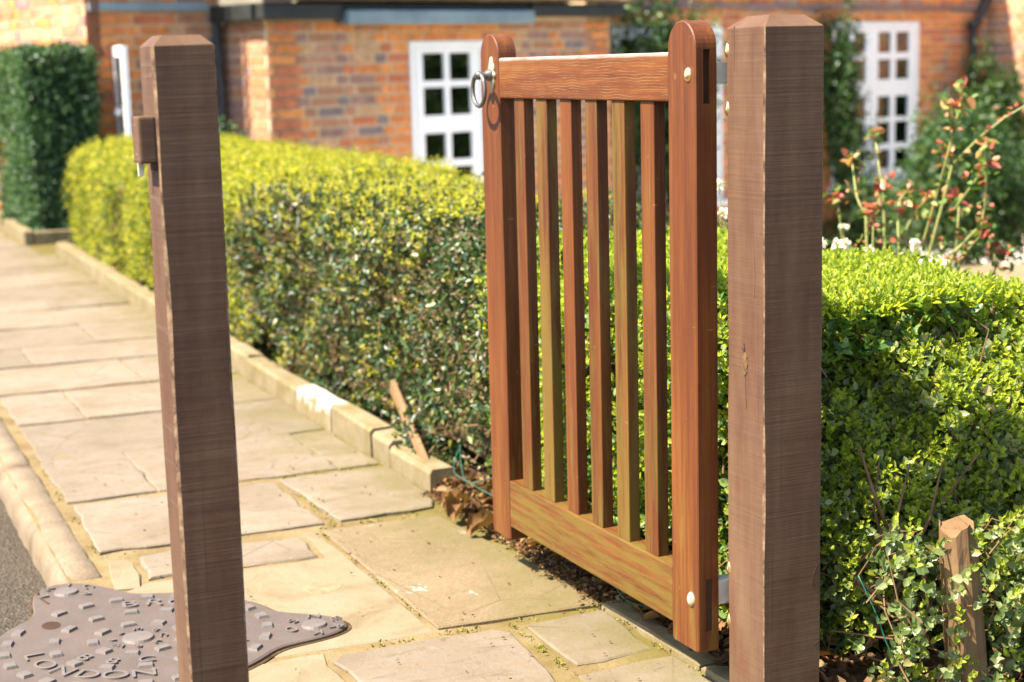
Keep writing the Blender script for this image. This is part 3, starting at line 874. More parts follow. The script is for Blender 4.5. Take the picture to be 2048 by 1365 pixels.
# ------------------------------------------------------------------ gate (swung open along the path)
gate = tag(empty('garden_gate', (1.45, 2.505, 0), R(0.96)), 'open red-brown slatted timber gate with round-topped stiles', 'gate')
TH = 0.045
def stile(y0, y1, z0, z1, slots):
    w = y1-y0; rad = w/2; zc = z1-rad
    prof = [(y0, z0+0.004), (y0+0.004, z0), (y1-0.004, z0), (y1, z0+0.004), (y1, zc)]
    for i in range(1, 20):
        a = math.pi*i/20; prof.append((y0+rad+rad*math.cos(a), zc+rad*math.sin(a)))
    prof.append((y0, zc))
    n_ = len(prof); e = 0.0022
    b_ = MB()
    cy, cz = (y0+y1)/2, (z0+zc)/2
    def ins(y, z):      # inset the outline by e for the arris
        dy = e if y < cy-0.001 else (-e if y > cy+0.001 else 0)
        if z > zc:
            dy = (cy-y)/rad*e; dz = -(z-zc)/rad*e
        else: dz = e if z < z0+0.01 else 0
        return y+dy, z+dz
    pin = [ins(*p) for p in prof]
    b_.v = [(0, y, z) for y, z in pin]+[(e, y, z) for y, z in prof]+[(TH-e, y, z) for y, z in prof]+[(TH, y, z) for y, z in pin]
    for r_ in range(3):
        for i in range(n_):
            q = (i+1) % n_
            if r_ == 1 and slots and i == n_-1: continue      # the end face with mortises is built below
            b_.f.append((r_*n_+i, r_*n_+q, (r_+1)*n_+q, (r_+1)*n_+i)); b_.mi.append(0)
    b_.f.append(tuple(reversed(range(n_)))); b_.f.append(tuple(3*n_+i for i in range(n_))); b_.mi += [0, 0]
    if slots:
        zs = sorted([z0+0.004, zc]+[z for s_ in slots for z in s_[2:4]])
        xs = [e, 0.0165, 0.030, TH-e]
        for i in range(3):
            for j in range(len(zs)-1):
                inside = i == 1 and any(s_[2] <= zs[j] and zs[j+1] <= s_[3] for s_ in slots)
                x0, x1, a, c = xs[i], xs[i+1], zs[j], zs[j+1]
                if not inside:
                    b_.add([(x0, y0, a), (x1, y0, a), (x1, y0, c), (x0, y0, c)], [(0, 1, 2, 3)])
                else:
                    dp = [s_[4] for s_ in slots if s_[2] <= a and c <= s_[3]][0]
                    v8 = [(x0, y0, a), (x1, y0, a), (x1, y0, c), (x0, y0, c), (x0, y0+dp, a), (x1, y0+dp, a), (x1, y0+dp, c), (x0, y0+dp, c)]
                    b_.add(v8, [(0, 1, 5, 4), (1, 2, 6, 5), (2, 3, 7, 6), (3, 0, 4, 7)])
                    b_.add(v8[4:], [(0, 1, 2, 3)], 1)
    return b_
stile(0, 0.095, 0.085, 1.239, [(0, 0, 1.094, 1.188, 0.009), (0, 0, 0.125, 0.226, 0.0016)]).build('hinge_stile', [M['gate_z'], M['tenon']], gate)
stile(0.835, 0.933, 0.085, 1.238, None).build('latch_stile', [M['gate_z']], gate)
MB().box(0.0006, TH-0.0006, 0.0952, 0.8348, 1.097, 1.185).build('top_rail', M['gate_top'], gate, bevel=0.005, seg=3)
MB().box(0.0006, TH-0.0006, 0.0952, 0.8348, 0.119, 0.228).build('bottom_rail', M['gate_bot'], gate, bevel=0.003)
for i in range(6):
    y0 = 0.1585+0.1128*i
    m_ = ['gate_z_mid', 'gate_z_algae', 'gate_z_mid', 'gate_z', 'gate_z_algae', 'gate_z_mid'][i]
    MB().box(0.006+random.uniform(-0.0006, 0.0006), 0.0305, y0, y0+0.050+random.uniform(-0.001, 0.001), 0.2275, 1.0975).build('slat', M[m_], gate, bevel=0.0018)
dome('brass_bolt', (0.0, 0.024, 1.145), 0.0105, 0.007, 'brass', gate, '-x', 1.25)
dome('brass_bolt', (0.0, 0.024, 0.184), 0.0115, 0.008, 'painted_bolt', gate, '-x', 1.25)
dome('wood_plug', (0.0003, 0.071, 1.141), 0.0085, 0.0008, 'gate_z', gate)
dome('wood_plug', (0.0003, 0.071, 0.192), 0.0060, 0.0008, 'gate_z', gate)
for z0, z1 in ((1.128, 1.166), (0.172, 0.218)):
    h_ = MB().box(0.0455, 0.085, 0.004, 0.034, z0, z1).build('hinge', M['zinc'], gate, bevel=0.002)
# ring latch
latch = empty('ring_latch', (0, 0.868, 1.148), 0, gate)
b = MB(); prof = []
for i in range(48):
    a = 2*math.pi*i/48
    rr = 0.017+0.0075*max(0, math.cos(2*a))**1.2*(1.45 if True else 1)+0.0022*math.cos(8*a)
    prof.append((rr*math.sin(a)*0.95, rr*math.cos(a)*1.35))
b.v = [(-0.0005, y, z) for y, z in prof]+[(-0.0045, y*0.97, z*0.97) for y, z in prof]+[(-0.006, y*0.6, z*0.6) for y, z in prof]
for r_ in range(2):
    for i in range(48):
        q = (i+1) % 48; b.f.append((r_*48+i, r_*48+q, (r_+1)*48+q, (r_+1)*48+i)); b.mi.append(0)
b.f.append(tuple(96+i for i in range(48))); b.mi.append(0)
b.build('back_plate', M['painted_bolt'], latch, smooth=True)
vs, fs = revolve([(0.0135, 0), (0.0125, 0.008), (0.008, 0.013), (0.0075, 0.024), (0.0095, 0.027), (0.009, 0.034), (0.0, 0.036)], 16)
MB().add([(-z-0.005, x, y) for x, y, z in vs], fs).build('boss', M['iron'], latch, smooth=True)
b = MB(); nR, nr = 40, 10; RR, rr = 0.0335, 0.0046
for i in range(nR):
    A = 2*math.pi*i/nR
    for k in range(nr):
        a = 2*math.pi*k/nr
        rad_ = RR+rr*math.cos(a)
        b.v.append((-0.034+rr*math.sin(a)-0.006*(1-math.cos(A))*0, rad_*math.sin(A), -0.0315+rad_*math.cos(A)*1.06))
for i in range(nR):
    for k in range(nr):
        i2, k2 = (i+1) % nR, (k+1) % nr
        b.f.append((i*nr+k, i2*nr+k, i2*nr+k2, i*nr+k2)); b.mi.append(0)
b.build('ring', M['iron'], latch, smooth=True)

# ------------------------------------------------------------------ foliage machinery
def leaf_mesh(name, P, D, U, L, W, mat, parent, fold=0.25, shape='oval'):
    """P base points, D leaf directions, U leaf up vectors (all Nx3), L, W arrays"""
    n_ = len(P)
    D = D/np.linalg.norm(D, axis=1, keepdims=True)
    S = np.cross(D, U); ln = np.linalg.norm(S, axis=1, keepdims=True); ln[ln < 1e-6] = 1
    S = S/ln
    U = np.cross(S, D)
    L = L[:, None]; W = W[:, None]
    up = U*(W*fold)
    droop = -U*(L*0.10)
    if shape == 'oval':
        a, c, wa, wc = 0.30, 0.72, 0.5, 0.42
    else:
        a, c, wa, wc = 0.28, 0.62, 0.5, 0.40
    V = np.stack([P, P+D*L*a+S*W*wa+up, P+D*L*c+S*W*wc+up*0.8+droop*0.4, P+D*L+droop, P+D*L*c-S*W*wc+up*0.8+droop*0.4, P+D*L*a-S*W*wa+up], 1).reshape(-1, 3)
    q = np.arange(n_)[:, None]*6
    F = np.concatenate([q+np.array([[0, 1, 2, 3]]), q+np.array([[0, 3, 4, 5]])], 1).reshape(-1)
    me = bpy.data.meshes.new(name)
    me.vertices.add(n_*6); me.vertices.foreach_set('co', V.astype(np.float32).ravel())
    me.loops.add(n_*8); me.loops.foreach_set('vertex_index', F.astype(np.int32))
    me.polygons.add(n_*2)
    me.polygons.foreach_set('loop_start', (np.arange(n_*2)*4).astype(np.int32))
    me.polygons.foreach_set('loop_total', np.full(n_*2, 4, np.int32))
    me.polygons.foreach_set('use_smooth', np.ones(n_*2, bool))
    me.materials.append(mat)
    me.update(calc_edges=True)
    o_ = link(name, me, parent)
    o_['kind'] = 'stuff'
    return o_

def unit(v): return v/np.maximum(1e-9, np.linalg.norm(v, axis=1, keepdims=True))
def rvec(n_): return unit(RNG.normal(size=(n_, 3)))

def hedge_pts(n_, ax, a0, a1, c0, c1, h, r_, z0=0.03, w=(1.0, 1.0, 0.35), bumpy=0.03, seed=0.0):
    """points on a rounded hedge swept along axis ax ('y' or 'x'); c0..c1 across, first side is the visible one"""
    W_ = c1-c0
    seg = np.array([(h-r_-z0)*w[0], r_*math.pi/2*1.0, (W_-2*r_)*w[1], r_*math.pi/2*w[1], (h-r_-z0)*w[2]])
    k = RNG.choice(5, n_, p=seg/seg.sum()); t = RNG.random(n_)
    s = a0+(a1-a0)*RNG.random(n_)
    c = np.zeros(n_); z = np.zeros(n_); nc = np.zeros(n_); nz = np.zeros(n_)
    m = k == 0; c[m] = c0; z[m] = z0+(h-r_-z0)*t[m]; nc[m] = -1
    m = k == 1; an = t*math.pi/2; c[m] = (c0+r_-r_*np.cos(an))[m]; z[m] = (h-r_+r_*np.sin(an))[m]; nc[m] = -np.cos(an)[m]; nz[m] = np.sin(an)[m]
    m = k == 2; c[m] = c0+r_+(W_-2*r_)*t[m]; z[m] = h; nz[m] = 1
    m = k == 3; c[m] = (c1-r_+r_*np.sin(an))[m]; z[m] = (h-r_+r_*np.cos(an))[m]; nc[m] = np.sin(an)[m]; nz[m] = np.cos(an)[m]
    m = k == 4; c[m] = c1; z[m] = z0+(h-r_-z0)*t[m]; nc[m] = 1
    d = bumpy*(np.sin(5.1*s+seed)*np.sin(6.3*z+2.2*c+seed)+0.6*np.sin(11.7*s+7*c+2*seed)+0.5*np.sin(17*z+9*s+seed))
    c = c+nc*d; z = z+nz*d*0.6
    z0_ = np.zeros(n_)
    if ax == 'y': P, N = np.stack([c, s, z], 1), np.stack([nc, z0_, nz], 1)
    else: P, N = np.stack([s, c, z], 1), np.stack([z0_, nc, nz], 1)
    return P, N

def shoots(P, N, per, L, W, spread, updir, stem, lean=0.5):
    """small leafy shoots: `per` leaves up each shoot, in opposite pairs"""
    n_ = len(P)
    A = unit(N*lean+np.array([[0, 0, updir]])+RNG.normal(size=(n_, 3))*0.35)
    X = unit(np.cross(A, rvec(n_))); Y = np.cross(A, X)
    out = []
    for i in range(per):
        f = (i//2)/max(1, (per-1)//2) if per > 2 else 0.5
        ph = math.pi*(i % 2)+(i//2)*math.pi/2+RNG.normal(size=n_)*0.3
        side = X*np.cos(ph)[:, None]+Y*np.sin(ph)[:, None]
        sp = spread*(1.15-0.75*f)
        D = unit(side*sp+A*(1-sp*0.55)+RNG.normal(size=(n_, 3))*0.12)
        base = P+A*(stem*f)[..., None] if hasattr(f, '__len__') else P+A*(stem*f)
        l = L*RNG.uniform(0.6, 1.15, n_)*(1.0-0.35*f)
        out.append((base, D, A+rvec(n_)*0.3, l, l*W*RNG.uniform(0.85, 1.15, n_)))
    return [np.concatenate(z) for z in zip(*out)]

def twigs(name, P, N, ln, rad, mat, parent):
    b_ = MB()
    for p, n_ in zip(P, N):
        p = Vector(p); n_ = Vector(n_)
        d = (n_*0.35+Vector((random.gauss(0, 0.6), random.gauss(0, 0.6), random.gauss(0.35, 0.5)))).normalized()
        l = ln*random.uniform(0.5, 1.5)
        q = p-d*l*0.6-n_*0.03
        m_ = p+Vector((random.gauss(0, 0.12), random.gauss(0, 0.12), random.gauss(0, 0.12)))*l-n_*0.012
        e_ = p+d*l*0.4
        b_.tube([q, m_, e_], [rad, rad*0.8, rad*0.4], 4, cap=False)
    o_ = b_.build(name, mat, parent)
    o_['kind'] = 'stuff'
    return o_

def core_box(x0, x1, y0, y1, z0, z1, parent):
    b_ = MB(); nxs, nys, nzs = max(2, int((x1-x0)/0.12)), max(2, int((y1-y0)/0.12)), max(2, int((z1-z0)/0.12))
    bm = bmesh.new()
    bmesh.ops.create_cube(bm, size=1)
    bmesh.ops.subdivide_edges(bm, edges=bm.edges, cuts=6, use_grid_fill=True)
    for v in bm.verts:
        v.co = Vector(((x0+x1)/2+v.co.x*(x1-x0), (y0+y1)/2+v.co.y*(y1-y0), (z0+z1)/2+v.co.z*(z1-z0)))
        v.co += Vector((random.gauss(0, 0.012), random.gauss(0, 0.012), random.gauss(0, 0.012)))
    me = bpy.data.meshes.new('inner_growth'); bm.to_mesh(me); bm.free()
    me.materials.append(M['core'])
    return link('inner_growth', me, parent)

def jitter_in(P, N, d0, d1): return P-N*RNG.uniform(d0, d1, len(P))[:, None]

# ---- near privet hedge: runs along the path behind the gate and turns the corner behind the hinge post
privet = tag(empty('privet_hedge', (1.70, 2.45, 0)), 'clipped bright green privet hedge behind the open gate and thick post', 'hedge')
def to_local(P, o_): return P-np.array(o_.location)[None]
def bare(P, N, zlo, zhi, keep):
    """thin the leaves out towards the foot of the hedge"""
    pr = keep+(1-keep)*smooth(zlo, zhi, P[:, 2]+0.06*np.sin(9*P[:, 0]+7*P[:, 1])); return RNG.random(len(P)) < pr
def cap_pts(n_, zlo=-0.03):
    """the rounded end of the hedge that faces the camera: bulges at mid height, hollow at the foot"""
    x = RNG.uniform(1.66, 2.46, n_); z = RNG.uniform(zlo, 0.65, n_)
    def f(x, z):
        y = 2.315+0.27*np.abs(np.clip(2.34-x, 0, 1)/0.66)**1.4+0.9*np.clip(x-2.36, 0, 1)**1.2+0.045*(1-smooth(0.02, 0.20, z))+0.34*np.clip((z-0.14)/0.51, 0, 1)**1.9
        return y+0.035*np.sin(13*x+1)*np.sin(15*z+2)+0.020*np.sin(29*x+17*z)
    y = f(x, z); e = 0.01
    N = np.stack([(f(x+e, z)-f(x-e, z))/(2*e), -np.ones(n_), (f(x, z+e)-f(x, z-e))/(2*e)], 1)
    return np.stack([x, y, z], 1), unit(N)
SH, SW = 0.65, 0.72
for arm in (0, 1):
    def pts(n_, w=(1.0, 1.0, 0.6), dz=0.0):
        if arm: return cap_pts(n_)
        return hedge_pts(n_, 'y', 2.62, 3.92, 1.655, 2.42, SH+dz, 0.13, w=w, bumpy=0.022)
    nn = (7200, 5200)[arm]
    P, N = pts(nn)
    k = bare(P, N, 0.03, 0.36, (0.45, 0.62)[arm]); P, N = P[k], N[k]
    s_ = shoots(jitter_in(P, N, -0.015, (0.085, 0.06)[arm]), N, 5, 0.0255, 0.72, 0.85, 0.25, 0.024, 0.9)
    leaf_mesh('foliage', to_local(s_[0], privet), *s_[1:], M[('privet_old', 'privet_pale')[arm]], privet)
    P, N = pts(int(nn*(1.15, 0.9)[arm]), (0.75, 1.9, 0.3), 0.012)
    k = bare(P, N, 0.05, 0.45, 0.35); P, N = P[k], N[k]
    s_ = shoots(jitter_in(P, N, -0.024, 0.015), N, 6, 0.0205, 0.60, 0.62, 0.75, 0.024, 0.7)
    leaf_mesh('new_growth', to_local(s_[0], privet), *s_[1:], M['privet_new'], privet)
    P, N = pts((1300, 1300)[arm], (1.6, 0.5, 0.3))
    twigs('twigs', to_local(jitter_in(P, N, -0.015, 0.05), privet), N, 0.09, 0.0019, M['twig'], privet)
# loose sprigs hanging out at the foot, some of them in front of the stake
n_ = 420
P = np.stack([RNG.uniform(1.70, 2.35, n_), 2.30+RNG.normal(size=n_)*0.035, RNG.uniform(-0.03, 0.32, n_)], 1)
k = ~((np.abs(P[:, 0]-1.89) < 0.06) & (P[:, 2] > 0.02) & (RNG.random(n_) < 0.72))
P = P[k]; N = np.tile([[-0.2, -1.0, 0.2]], (len(P), 1))
P[:, 1] -= 0.05*(np.abs(P[:, 0]-1.89) < 0.07)
s_ = shoots(P, N, 6, 0.024, 0.72, 0.85, 0.35, 0.03, 0.9)
leaf_mesh('foliage', to_local(s_[0], privet), *s_[1:], M['privet_pale'], privet)
s_ = shoots(P[::2]+np.array([[0.01, -0.01, 0.02]]), N[::2], 6, 0.019, 0.62, 0.62, 0.75, 0.024, 0.7)
leaf_mesh('new_growth', to_local(s_[0], privet), *s_[1:], M['privet_new'], privet)
twigs('twigs', to_local(P[::2]+np.array([[0, 0.01, -0.01]]), privet), N[::2], 0.11, 0.0018, M['twig'], privet)
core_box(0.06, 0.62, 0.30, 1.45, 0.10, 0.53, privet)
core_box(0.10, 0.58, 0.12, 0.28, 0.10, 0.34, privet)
b = MB()
for i in range(22):      # the stems standing at the foot of the hedge
    x, y = (random.uniform(0.02, 0.2), random.uniform(0.1, 1.7)) if i < 14 else (random.uniform(0.02, 0.6), random.uniform(-0.03, 0.08))
    p = Vector((x, y, -0.04)); pts = [p]
    for k in range(5):
        p = p+Vector((random.gauss(0, 0.035), random.gauss(0, 0.03), 0.09)); pts.append(p)
    b.tube(pts, [0.006, 0.005, 0.0045, 0.004, 0.003, 0.002], 5, cap=False)
for p0, p1, p2, r_ in (((0.06, -0.06, 0.0), (0.12, -0.09, 0.09), (0.20, -0.12, 0.16), 0.0042), ((0.02, -0.06, 0.22), (0.14, -0.10, 0.11), (0.20, -0.12, 0.02), 0.0042),
                   ((0.10, -0.16, 0.03), (0.18, -0.18, 0.045), (0.34, -0.17, 0.07), 0.0036), ((0.10, -0.04, 0.30), (0.06, -0.05, 0.38), (0.03, -0.045, 0.47), 0.0036)):
    b.tube([p0, p1, p2], [r_, r_*0.9, r_*0.6], 6)
o = b.build('stems', M['twig'], privet, smooth=True); o['kind'] = 'stuff'

# stake standing in the corner of that hedge
stake = tag(empty('wooden_stake', (1.905, 2.298, 0.0)), 'rough tan wooden stake standing in the foot of the privet hedge', 'stake')
b = MB(); n_ = 22
for j in range(16):
    z = -0.15+0.475*j/15
    for k in range(n_):
        a = 2*math.pi*k/n_
        rr = 0.041*(1+0.13*math.sin(2*a+0.5)+0.05*math.sin(5*a+j*0.25)+0.045*math.sin(11*a+j*0.12)+random.gauss(0, 0.012))*(1.14-0.02*j)
        b.v.append((rr*math.cos(a)-0.11*z, rr*math.sin(a), z+(0.010*math.sin(3*a)+random.gauss(0, 0.004) if j == 15 else 0)))
for j in range(15):
    for k in range(n_):
        q = (k+1) % n_; b.f.append((j*n_+k, j*n_+q, (j+1)*n_+q, (j+1)*n_+k)); b.mi.append(0)
b.f.append(tuple(15*n_+k for k in range(n_))); b.mi.append(0)
b.build('shaft', M['stake'], stake)
P = np.array([[0.02*random.gauss(0, 1), -0.035, random.uniform(0.0, 0.2)] for _ in range(3)])
b = MB(); b.tube([(-0.028, -0.01, 0.05), (-0.04, -0.03, 0.10), (-0.05, -0.03, 0.16)], [0.006, 0.005, 0.003], 5)
b.build('side_shoot', M['stake'], stake)

# ---- holly hedge beyond the gate
holly = tag(empty('holly_hedge', (1.66, 4.3, 0)), 'glossy dark holly hedge with dry tan twigs between gate and golden hedge', 'hedge')
P, N = hedge_pts(8800, 'y', 3.74, 6.75, 1.655, 2.45, 0.70, 0.15, bumpy=0.045, seed=4.0)
k = bare(P, N, 0.04, 0.25, 0.35); P, N = P[k], N[k]
s_ = shoots(jitter_in(P, N, -0.01, 0.09), N, 4, 0.030, 0.62, 0.95, 0.2, 0.03, 0.8)
leaf_mesh('foliage', to_local(s_[0], holly), *s_[1:], M['holly'], holly, 0.32, 'holly')
P, N = hedge_pts(3600, 'y', 3.74, 6.75, 1.655, 2.45, 0.70, 0.15, bumpy=0.045, seed=4.0)
s_ = shoots(jitter_in(P, N, -0.012, 0.05), N, 3, 0.017, 0.5, 0.9, 0.3, 0.02, 0.8)
leaf_mesh('dry_leaflets', to_local(s_[0], holly), *s_[1:], M['holly_dry'], holly)
P, N = hedge_pts(2400, 'y', 4.6, 6.75, 1.66, 2.45, 0.72, 0.15, w=(0.35, 1.6, 0.2), bumpy=0.045, seed=4.0)
s_ = shoots(jitter_in(P, N, -0.01, 0.03), N, 5, 0.018, 0.6, 0.7, 0.6, 0.025, 0.6)
leaf_mesh('new_growth', to_local(s_[0], holly), *s_[1:], M['gold_new'], holly)
P, N = hedge_pts(1500, 'y', 3.74, 6.75, 1.655, 2.45, 0.70, 0.15, w=(1.2, 0.8, 0.2), bumpy=0.045, seed=4.0)
twigs('twigs', to_local(jitter_in(P, N, -0.01, 0.05), holly), N, 0.10, 0.0022, M['stake'], holly)
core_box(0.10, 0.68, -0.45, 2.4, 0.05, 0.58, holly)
plank = tag(empty('broken_plank', (1.565, 4.20, 0.035)), 'broken tan wooden plank leaning out of the holly hedge', 'plank')
d0, d1 = Vector((0, 0, 0.0)), Vector((0.035, 0.40, 0.185)); dd = (d1-d0).normalized(); sd = dd.cross(Vector((1, 0, 0))).normalized()*0.016; th = Vector((0.007, 0, 0))
b = MB(); b.add([d0-sd-th, d0+sd-th, d1+sd*1.5-th, d1-sd*1.2-th, d0-sd+th, d0+sd+th, d1+sd*1.3+th, d1-sd*1.2+th], [(0, 3, 2, 1), (4, 5, 6, 7), (0, 1, 5, 4), (1, 2, 6, 5), (2, 3, 7, 6), (3, 0, 4, 7)])
b.build('board', M['stake'], plank, bevel=0.002)

# ---- golden privet hedge further along
gold = tag(empty('golden_hedge', (1.64, 6.7, 0)), 'sunlit yellow-green golden hedge along the far half of the path', 'hedge')
P, N = hedge_pts(15000, 'y', 6.55, 11.0, 1.64, 2.75, 0.70, 0.16, bumpy=0.04, seed=2.0)
k = bare(P, N, 0.04, 0.30, 0.35); P, N = P[k], N[k]
s_ = shoots(jitter_in(P, N, 0.0, 0.09), N, 4, 0.026, 0.62, 0.85, 0.3, 0.03, 0.9)
leaf_mesh('foliage', to_local(s_[0], gold), *s_[1:], M['gold_old'], gold)
P, N = hedge_pts(9000, 'y', 6.55, 11.0, 1.64, 2.75, 0.715, 0.16, w=(0.6, 1.6, 0.2), bumpy=0.04, seed=2.0)
s_ = shoots(jitter_in(P, N, -0.01, 0.03), N, 4, 0.024, 0.58, 0.65, 0.7, 0.03, 0.6)
leaf_mesh('new_growth', to_local(s_[0], gold), *s_[1:], M['gold_new'], gold)
# far end face
P = np.stack([RNG.uniform(1.66, 2.7, 2500), 11.0+RNG.normal(size=2500)*0.03, RNG.uniform(0.03, 0.68, 2500)], 1); N = np.tile([[0, 1.0, 0]], (2500, 1))
s_ = shoots(P, N, 4, 0.026, 0.62, 0.85, 0.3, 0.03, 0.9)
leaf_mesh('foliage', to_local(s_[0], gold), *s_[1:], M['gold_old'], gold)
P, N = hedge_pts(700, 'y', 6.55, 11.0, 1.64, 2.75, 0.70, 0.16)
twigs('twigs', to_local(jitter_in(P, N, 0.0, 0.06), gold), N, 0.12, 0.003, M['twig'], gold)
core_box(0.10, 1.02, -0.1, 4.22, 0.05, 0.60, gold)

# ---- tall dark hedge at the end of the path
tall = tag(empty('tall_hedge', (1.5, 12.0, 0)), 'tall dark green clipped hedge at the far end of the path', 'hedge')
P, N = hedge_pts(9000, 'y', 12.05, 13.7, 1.50, 2.04, 1.36, 0.12, bumpy=0.03, seed=1.0)
s_ = shoots(jitter_in(P, N, 0.0, 0.09), N, 4, 0.034, 0.60, 0.85, 0.3, 0.035, 0.9)
leaf_mesh('foliage', to_local(s_[0], tall), *s_[1:], M['yew'], tall)
n_ = 6000
P = np.stack([RNG.uniform(1.52, 2.02, n_)+0.0, 12.05+RNG.normal(size=n_)*0.035, RNG.uniform(0.04, 1.36, n_)], 1); N = np.tile([[0, -1.0, 0]], (n_, 1))
s_ = shoots(P, N, 4, 0.034, 0.60, 0.85, 0.3, 0.035, 0.9)
leaf_mesh('foliage', to_local(s_[0], tall), *s_[1:], M['yew'], tall)
core_box(0.08, 0.46, 0.12, 1.6, 0.05, 1.26, tall)
bpy.data.objects['tall_hedge']['group'] = 'hedges'
for ob in (privet, holly, gold, tall): ob['group'] = 'hedges along the path'

# ------------------------------------------------------------------ leaf litter, fallen leaves, wire
n_ = 2600
yy = RNG.uniform(2.2, 4.15, n_); xx = 1.60+np.abs(RNG.normal(size=n_))*0.12
near = RNG.random(n_) < 0.35; xx[near] = RNG.uniform(1.56, 1.68, near.sum())
P = np.stack([xx, yy, RNG.uniform(0.008, 0.035, n_)], 1)
D = unit(np.stack([RNG.normal(size=n_), RNG.normal(size=n_), RNG.normal(size=n_)*0.35], 1))
U = unit(np.stack([RNG.normal(size=n_)*0.45, RNG.normal(size=n_)*0.45, np.ones(n_)], 1))
L = RNG.uniform(0.012, 0.045, n_)
m_ = 1500
P = np.concatenate([P, np.stack([1.548+RNG.normal(size=m_)*0.022, RNG.uniform(3.02, 4.12, m_), RNG.uniform(0.006, 0.016, m_)], 1), np.stack([RNG.uniform(1.64, 2.5, 700), RNG.uniform(2.15, 2.5, 700), RNG.uniform(-0.04, -0.005, 700)], 1)])
D = np.concatenate([D, unit(RNG.normal(size=(m_+700, 3))*np.array([[1, 1, 0.3]]))]); U = np.concatenate([U, unit(RNG.normal(size=(m_+700, 3))*0.4+np.array([[0, 0, 1.0]]))])
L = np.concatenate([L, RNG.uniform(0.005, 0.018, m_), RNG.uniform(0.015, 0.05, 700)]); n_ = len(L)
litter = leaf_mesh('leaf_litter', P, D, U, L, L*RNG.uniform(0.4, 0.75, n_), M['dead'], None, 0.45)
tag(litter, 'brown dead leaves and twigs littering the soil below the gate', 'leaf litter', kind='stuff')
# crumbs on the flags and moss in the joints
n_ = 190
P = np.stack([RNG.uniform(0.62, 1.54, n_), RNG.uniform(2.6, 5.2, n_), RNG.uniform(0.004, 0.0065, n_)], 1)
L = RNG.uniform(0.003, 0.009, n_)
grit = leaf_mesh('grit', P, unit(RNG.normal(size=(n_, 3))*np.array([[1, 1, 0.1]])), unit(RNG.normal(size=(n_, 3))*0.3+np.array([[0, 0, 1.0]])), L, L*0.7, M['dead'], pavement, 0.5)
lines = [((0.95, 3.055), (1.52, 3.05)), ((1.30, 2.72), (1.30, 3.03)), ((1.10, 3.95), (1.49, 3.95)), ((1.205, 3.97), (1.215, 4.46)), ((1.21, 4.50), (1.53, 4.50)), ((1.51, 2.5), (1.525, 3.06)), ((0.60, 3.93), (0.60, 5.0)), ((1.15, 3.1), (1.15, 3.9))]
P = []
for (x0, y0), (x1, y1) in lines:
    for _ in range(170):
        t_ = random.random()
        if math.sin(23*t_+x0*31) < -0.1: continue
        P.append((x0+(x1-x0)*t_+random.gauss(0, 0.005), y0+(y1-y0)*t_+random.gauss(0, 0.005), random.uniform(-0.005, 0.001)))
P = np.array(P); n_ = len(P); L = RNG.uniform(0.004, 0.009, n_)
moss = leaf_mesh('moss', P, unit(RNG.normal(size=(n_, 3))*np.array([[1, 1, 0.6]])+np.array([[0, 0, 0.5]])), rvec(n_), L, L*0.6, M['moss'], pavement, 0.3)
def big_leaf(name, loc, size, rz, curl, label):
    b_ = MB(); n1, n2 = 9, 7
    for i in range(n1):
        u = i/(n1-1)
        wd = size*0.42*math.sin(math.pi*min(1, u*0.92+0.06))**0.7*(1+0.12*math.sin(9*u))
        for j in range(n2):
            v_ = (j/(n2-1)-0.5)*2
            b_.v.append((u*size, v_*wd*math.cos(curl*abs(v_)), abs(v_)**1.5*wd*math.sin(curl)+0.15*size*math.sin(2.6*u)+0.006*math.sin(13*u+5*v_)))
    for i in range(n1-1):
        for j in range(n2-1):
            k = i*n2+j; b_.f.append((k, k+1, k+1+n2, k+n2)); b_.mi.append(0)
    o_ = b_.build(name, M['dead'], None, smooth=True, loc=loc, rz=rz)
    return tag(o_, label, 'leaf', 'large fallen leaves')
big_leaf('fallen_leaf', (1.46, 3.66, 0.012), 0.105, R(20), 0.9, 'largest curled brown leaf lying against the foot of the latch stile')
big_leaf('fallen_leaf', (1.47, 3.80, 0.012), 0.12, R(55), 1.0, 'big rust-brown leaf standing behind the largest curled leaf')
big_leaf('fallen_leaf', (1.50, 3.95, 0.01), 0.085, R(10), 0.7, 'tan curled leaf nearest the end of the stone edging')
big_leaf('fallen_leaf', (1.585, 2.86, 0.02), 0.06, R(-60), 0.8, 'small brown leaf on the mossy strip below the bottom rail')
def wire(pts, label):
    b_ = MB()
    P_ = [Vector(p) for p in pts]; sm = []
    for i in range(len(P_)-1):
        p0, p1, p2, p3 = P_[max(0, i-1)], P_[i], P_[i+1], P_[min(len(P_)-1, i+2)]
        for t in (0, 0.25, 0.5, 0.75):
            sm.append(0.5*((2*p1)+(p2-p0)*t+(2*p0-5*p1+4*p2-p3)*t*t+(3*p1-p0-3*p2+p3)*t**3))
    sm.append(P_[-1])
    b_.tube(sm, 0.0014, 6)
    return tag(b_.build('garden_wire', M['wire'], None, smooth=True), label, 'wire', 'green garden wire')
wire([(1.59, 3.66, 0.02), (1.575, 3.53, 0.035), (1.60, 3.44, 0.045), (1.64, 3.3, 0.05), (1.60, 3.16, 0.035), (1.545, 2.99, 0.035), (1.57, 2.93, 0.03), (1.66, 2.86, 0.03)], 'green plastic wire trailing over the soil beneath the bottom rail')
wire([(1.66, 4.22, 0.09), (1.585, 4.07, 0.07), (1.59, 3.95, 0.06), (1.62, 3.84, 0.045), (1.68, 3.7, 0.06)], 'green plastic wire at the foot of the holly by the edging end')
wire([(1.64, 4.16, 0.12), (1.60, 4.02, 0.05), (1.64, 3.9, 0.08), (1.62, 3.78, 0.03)], 'looped green wire crossing above the fallen brown leaves')
wire([(1.70, 2.36, 0.24), (1.72, 2.33, 0.17), (1.74, 2.31, 0.10), (1.80, 2.30, 0.04)], 'thin green wire hanging in the privet beside the thick post')

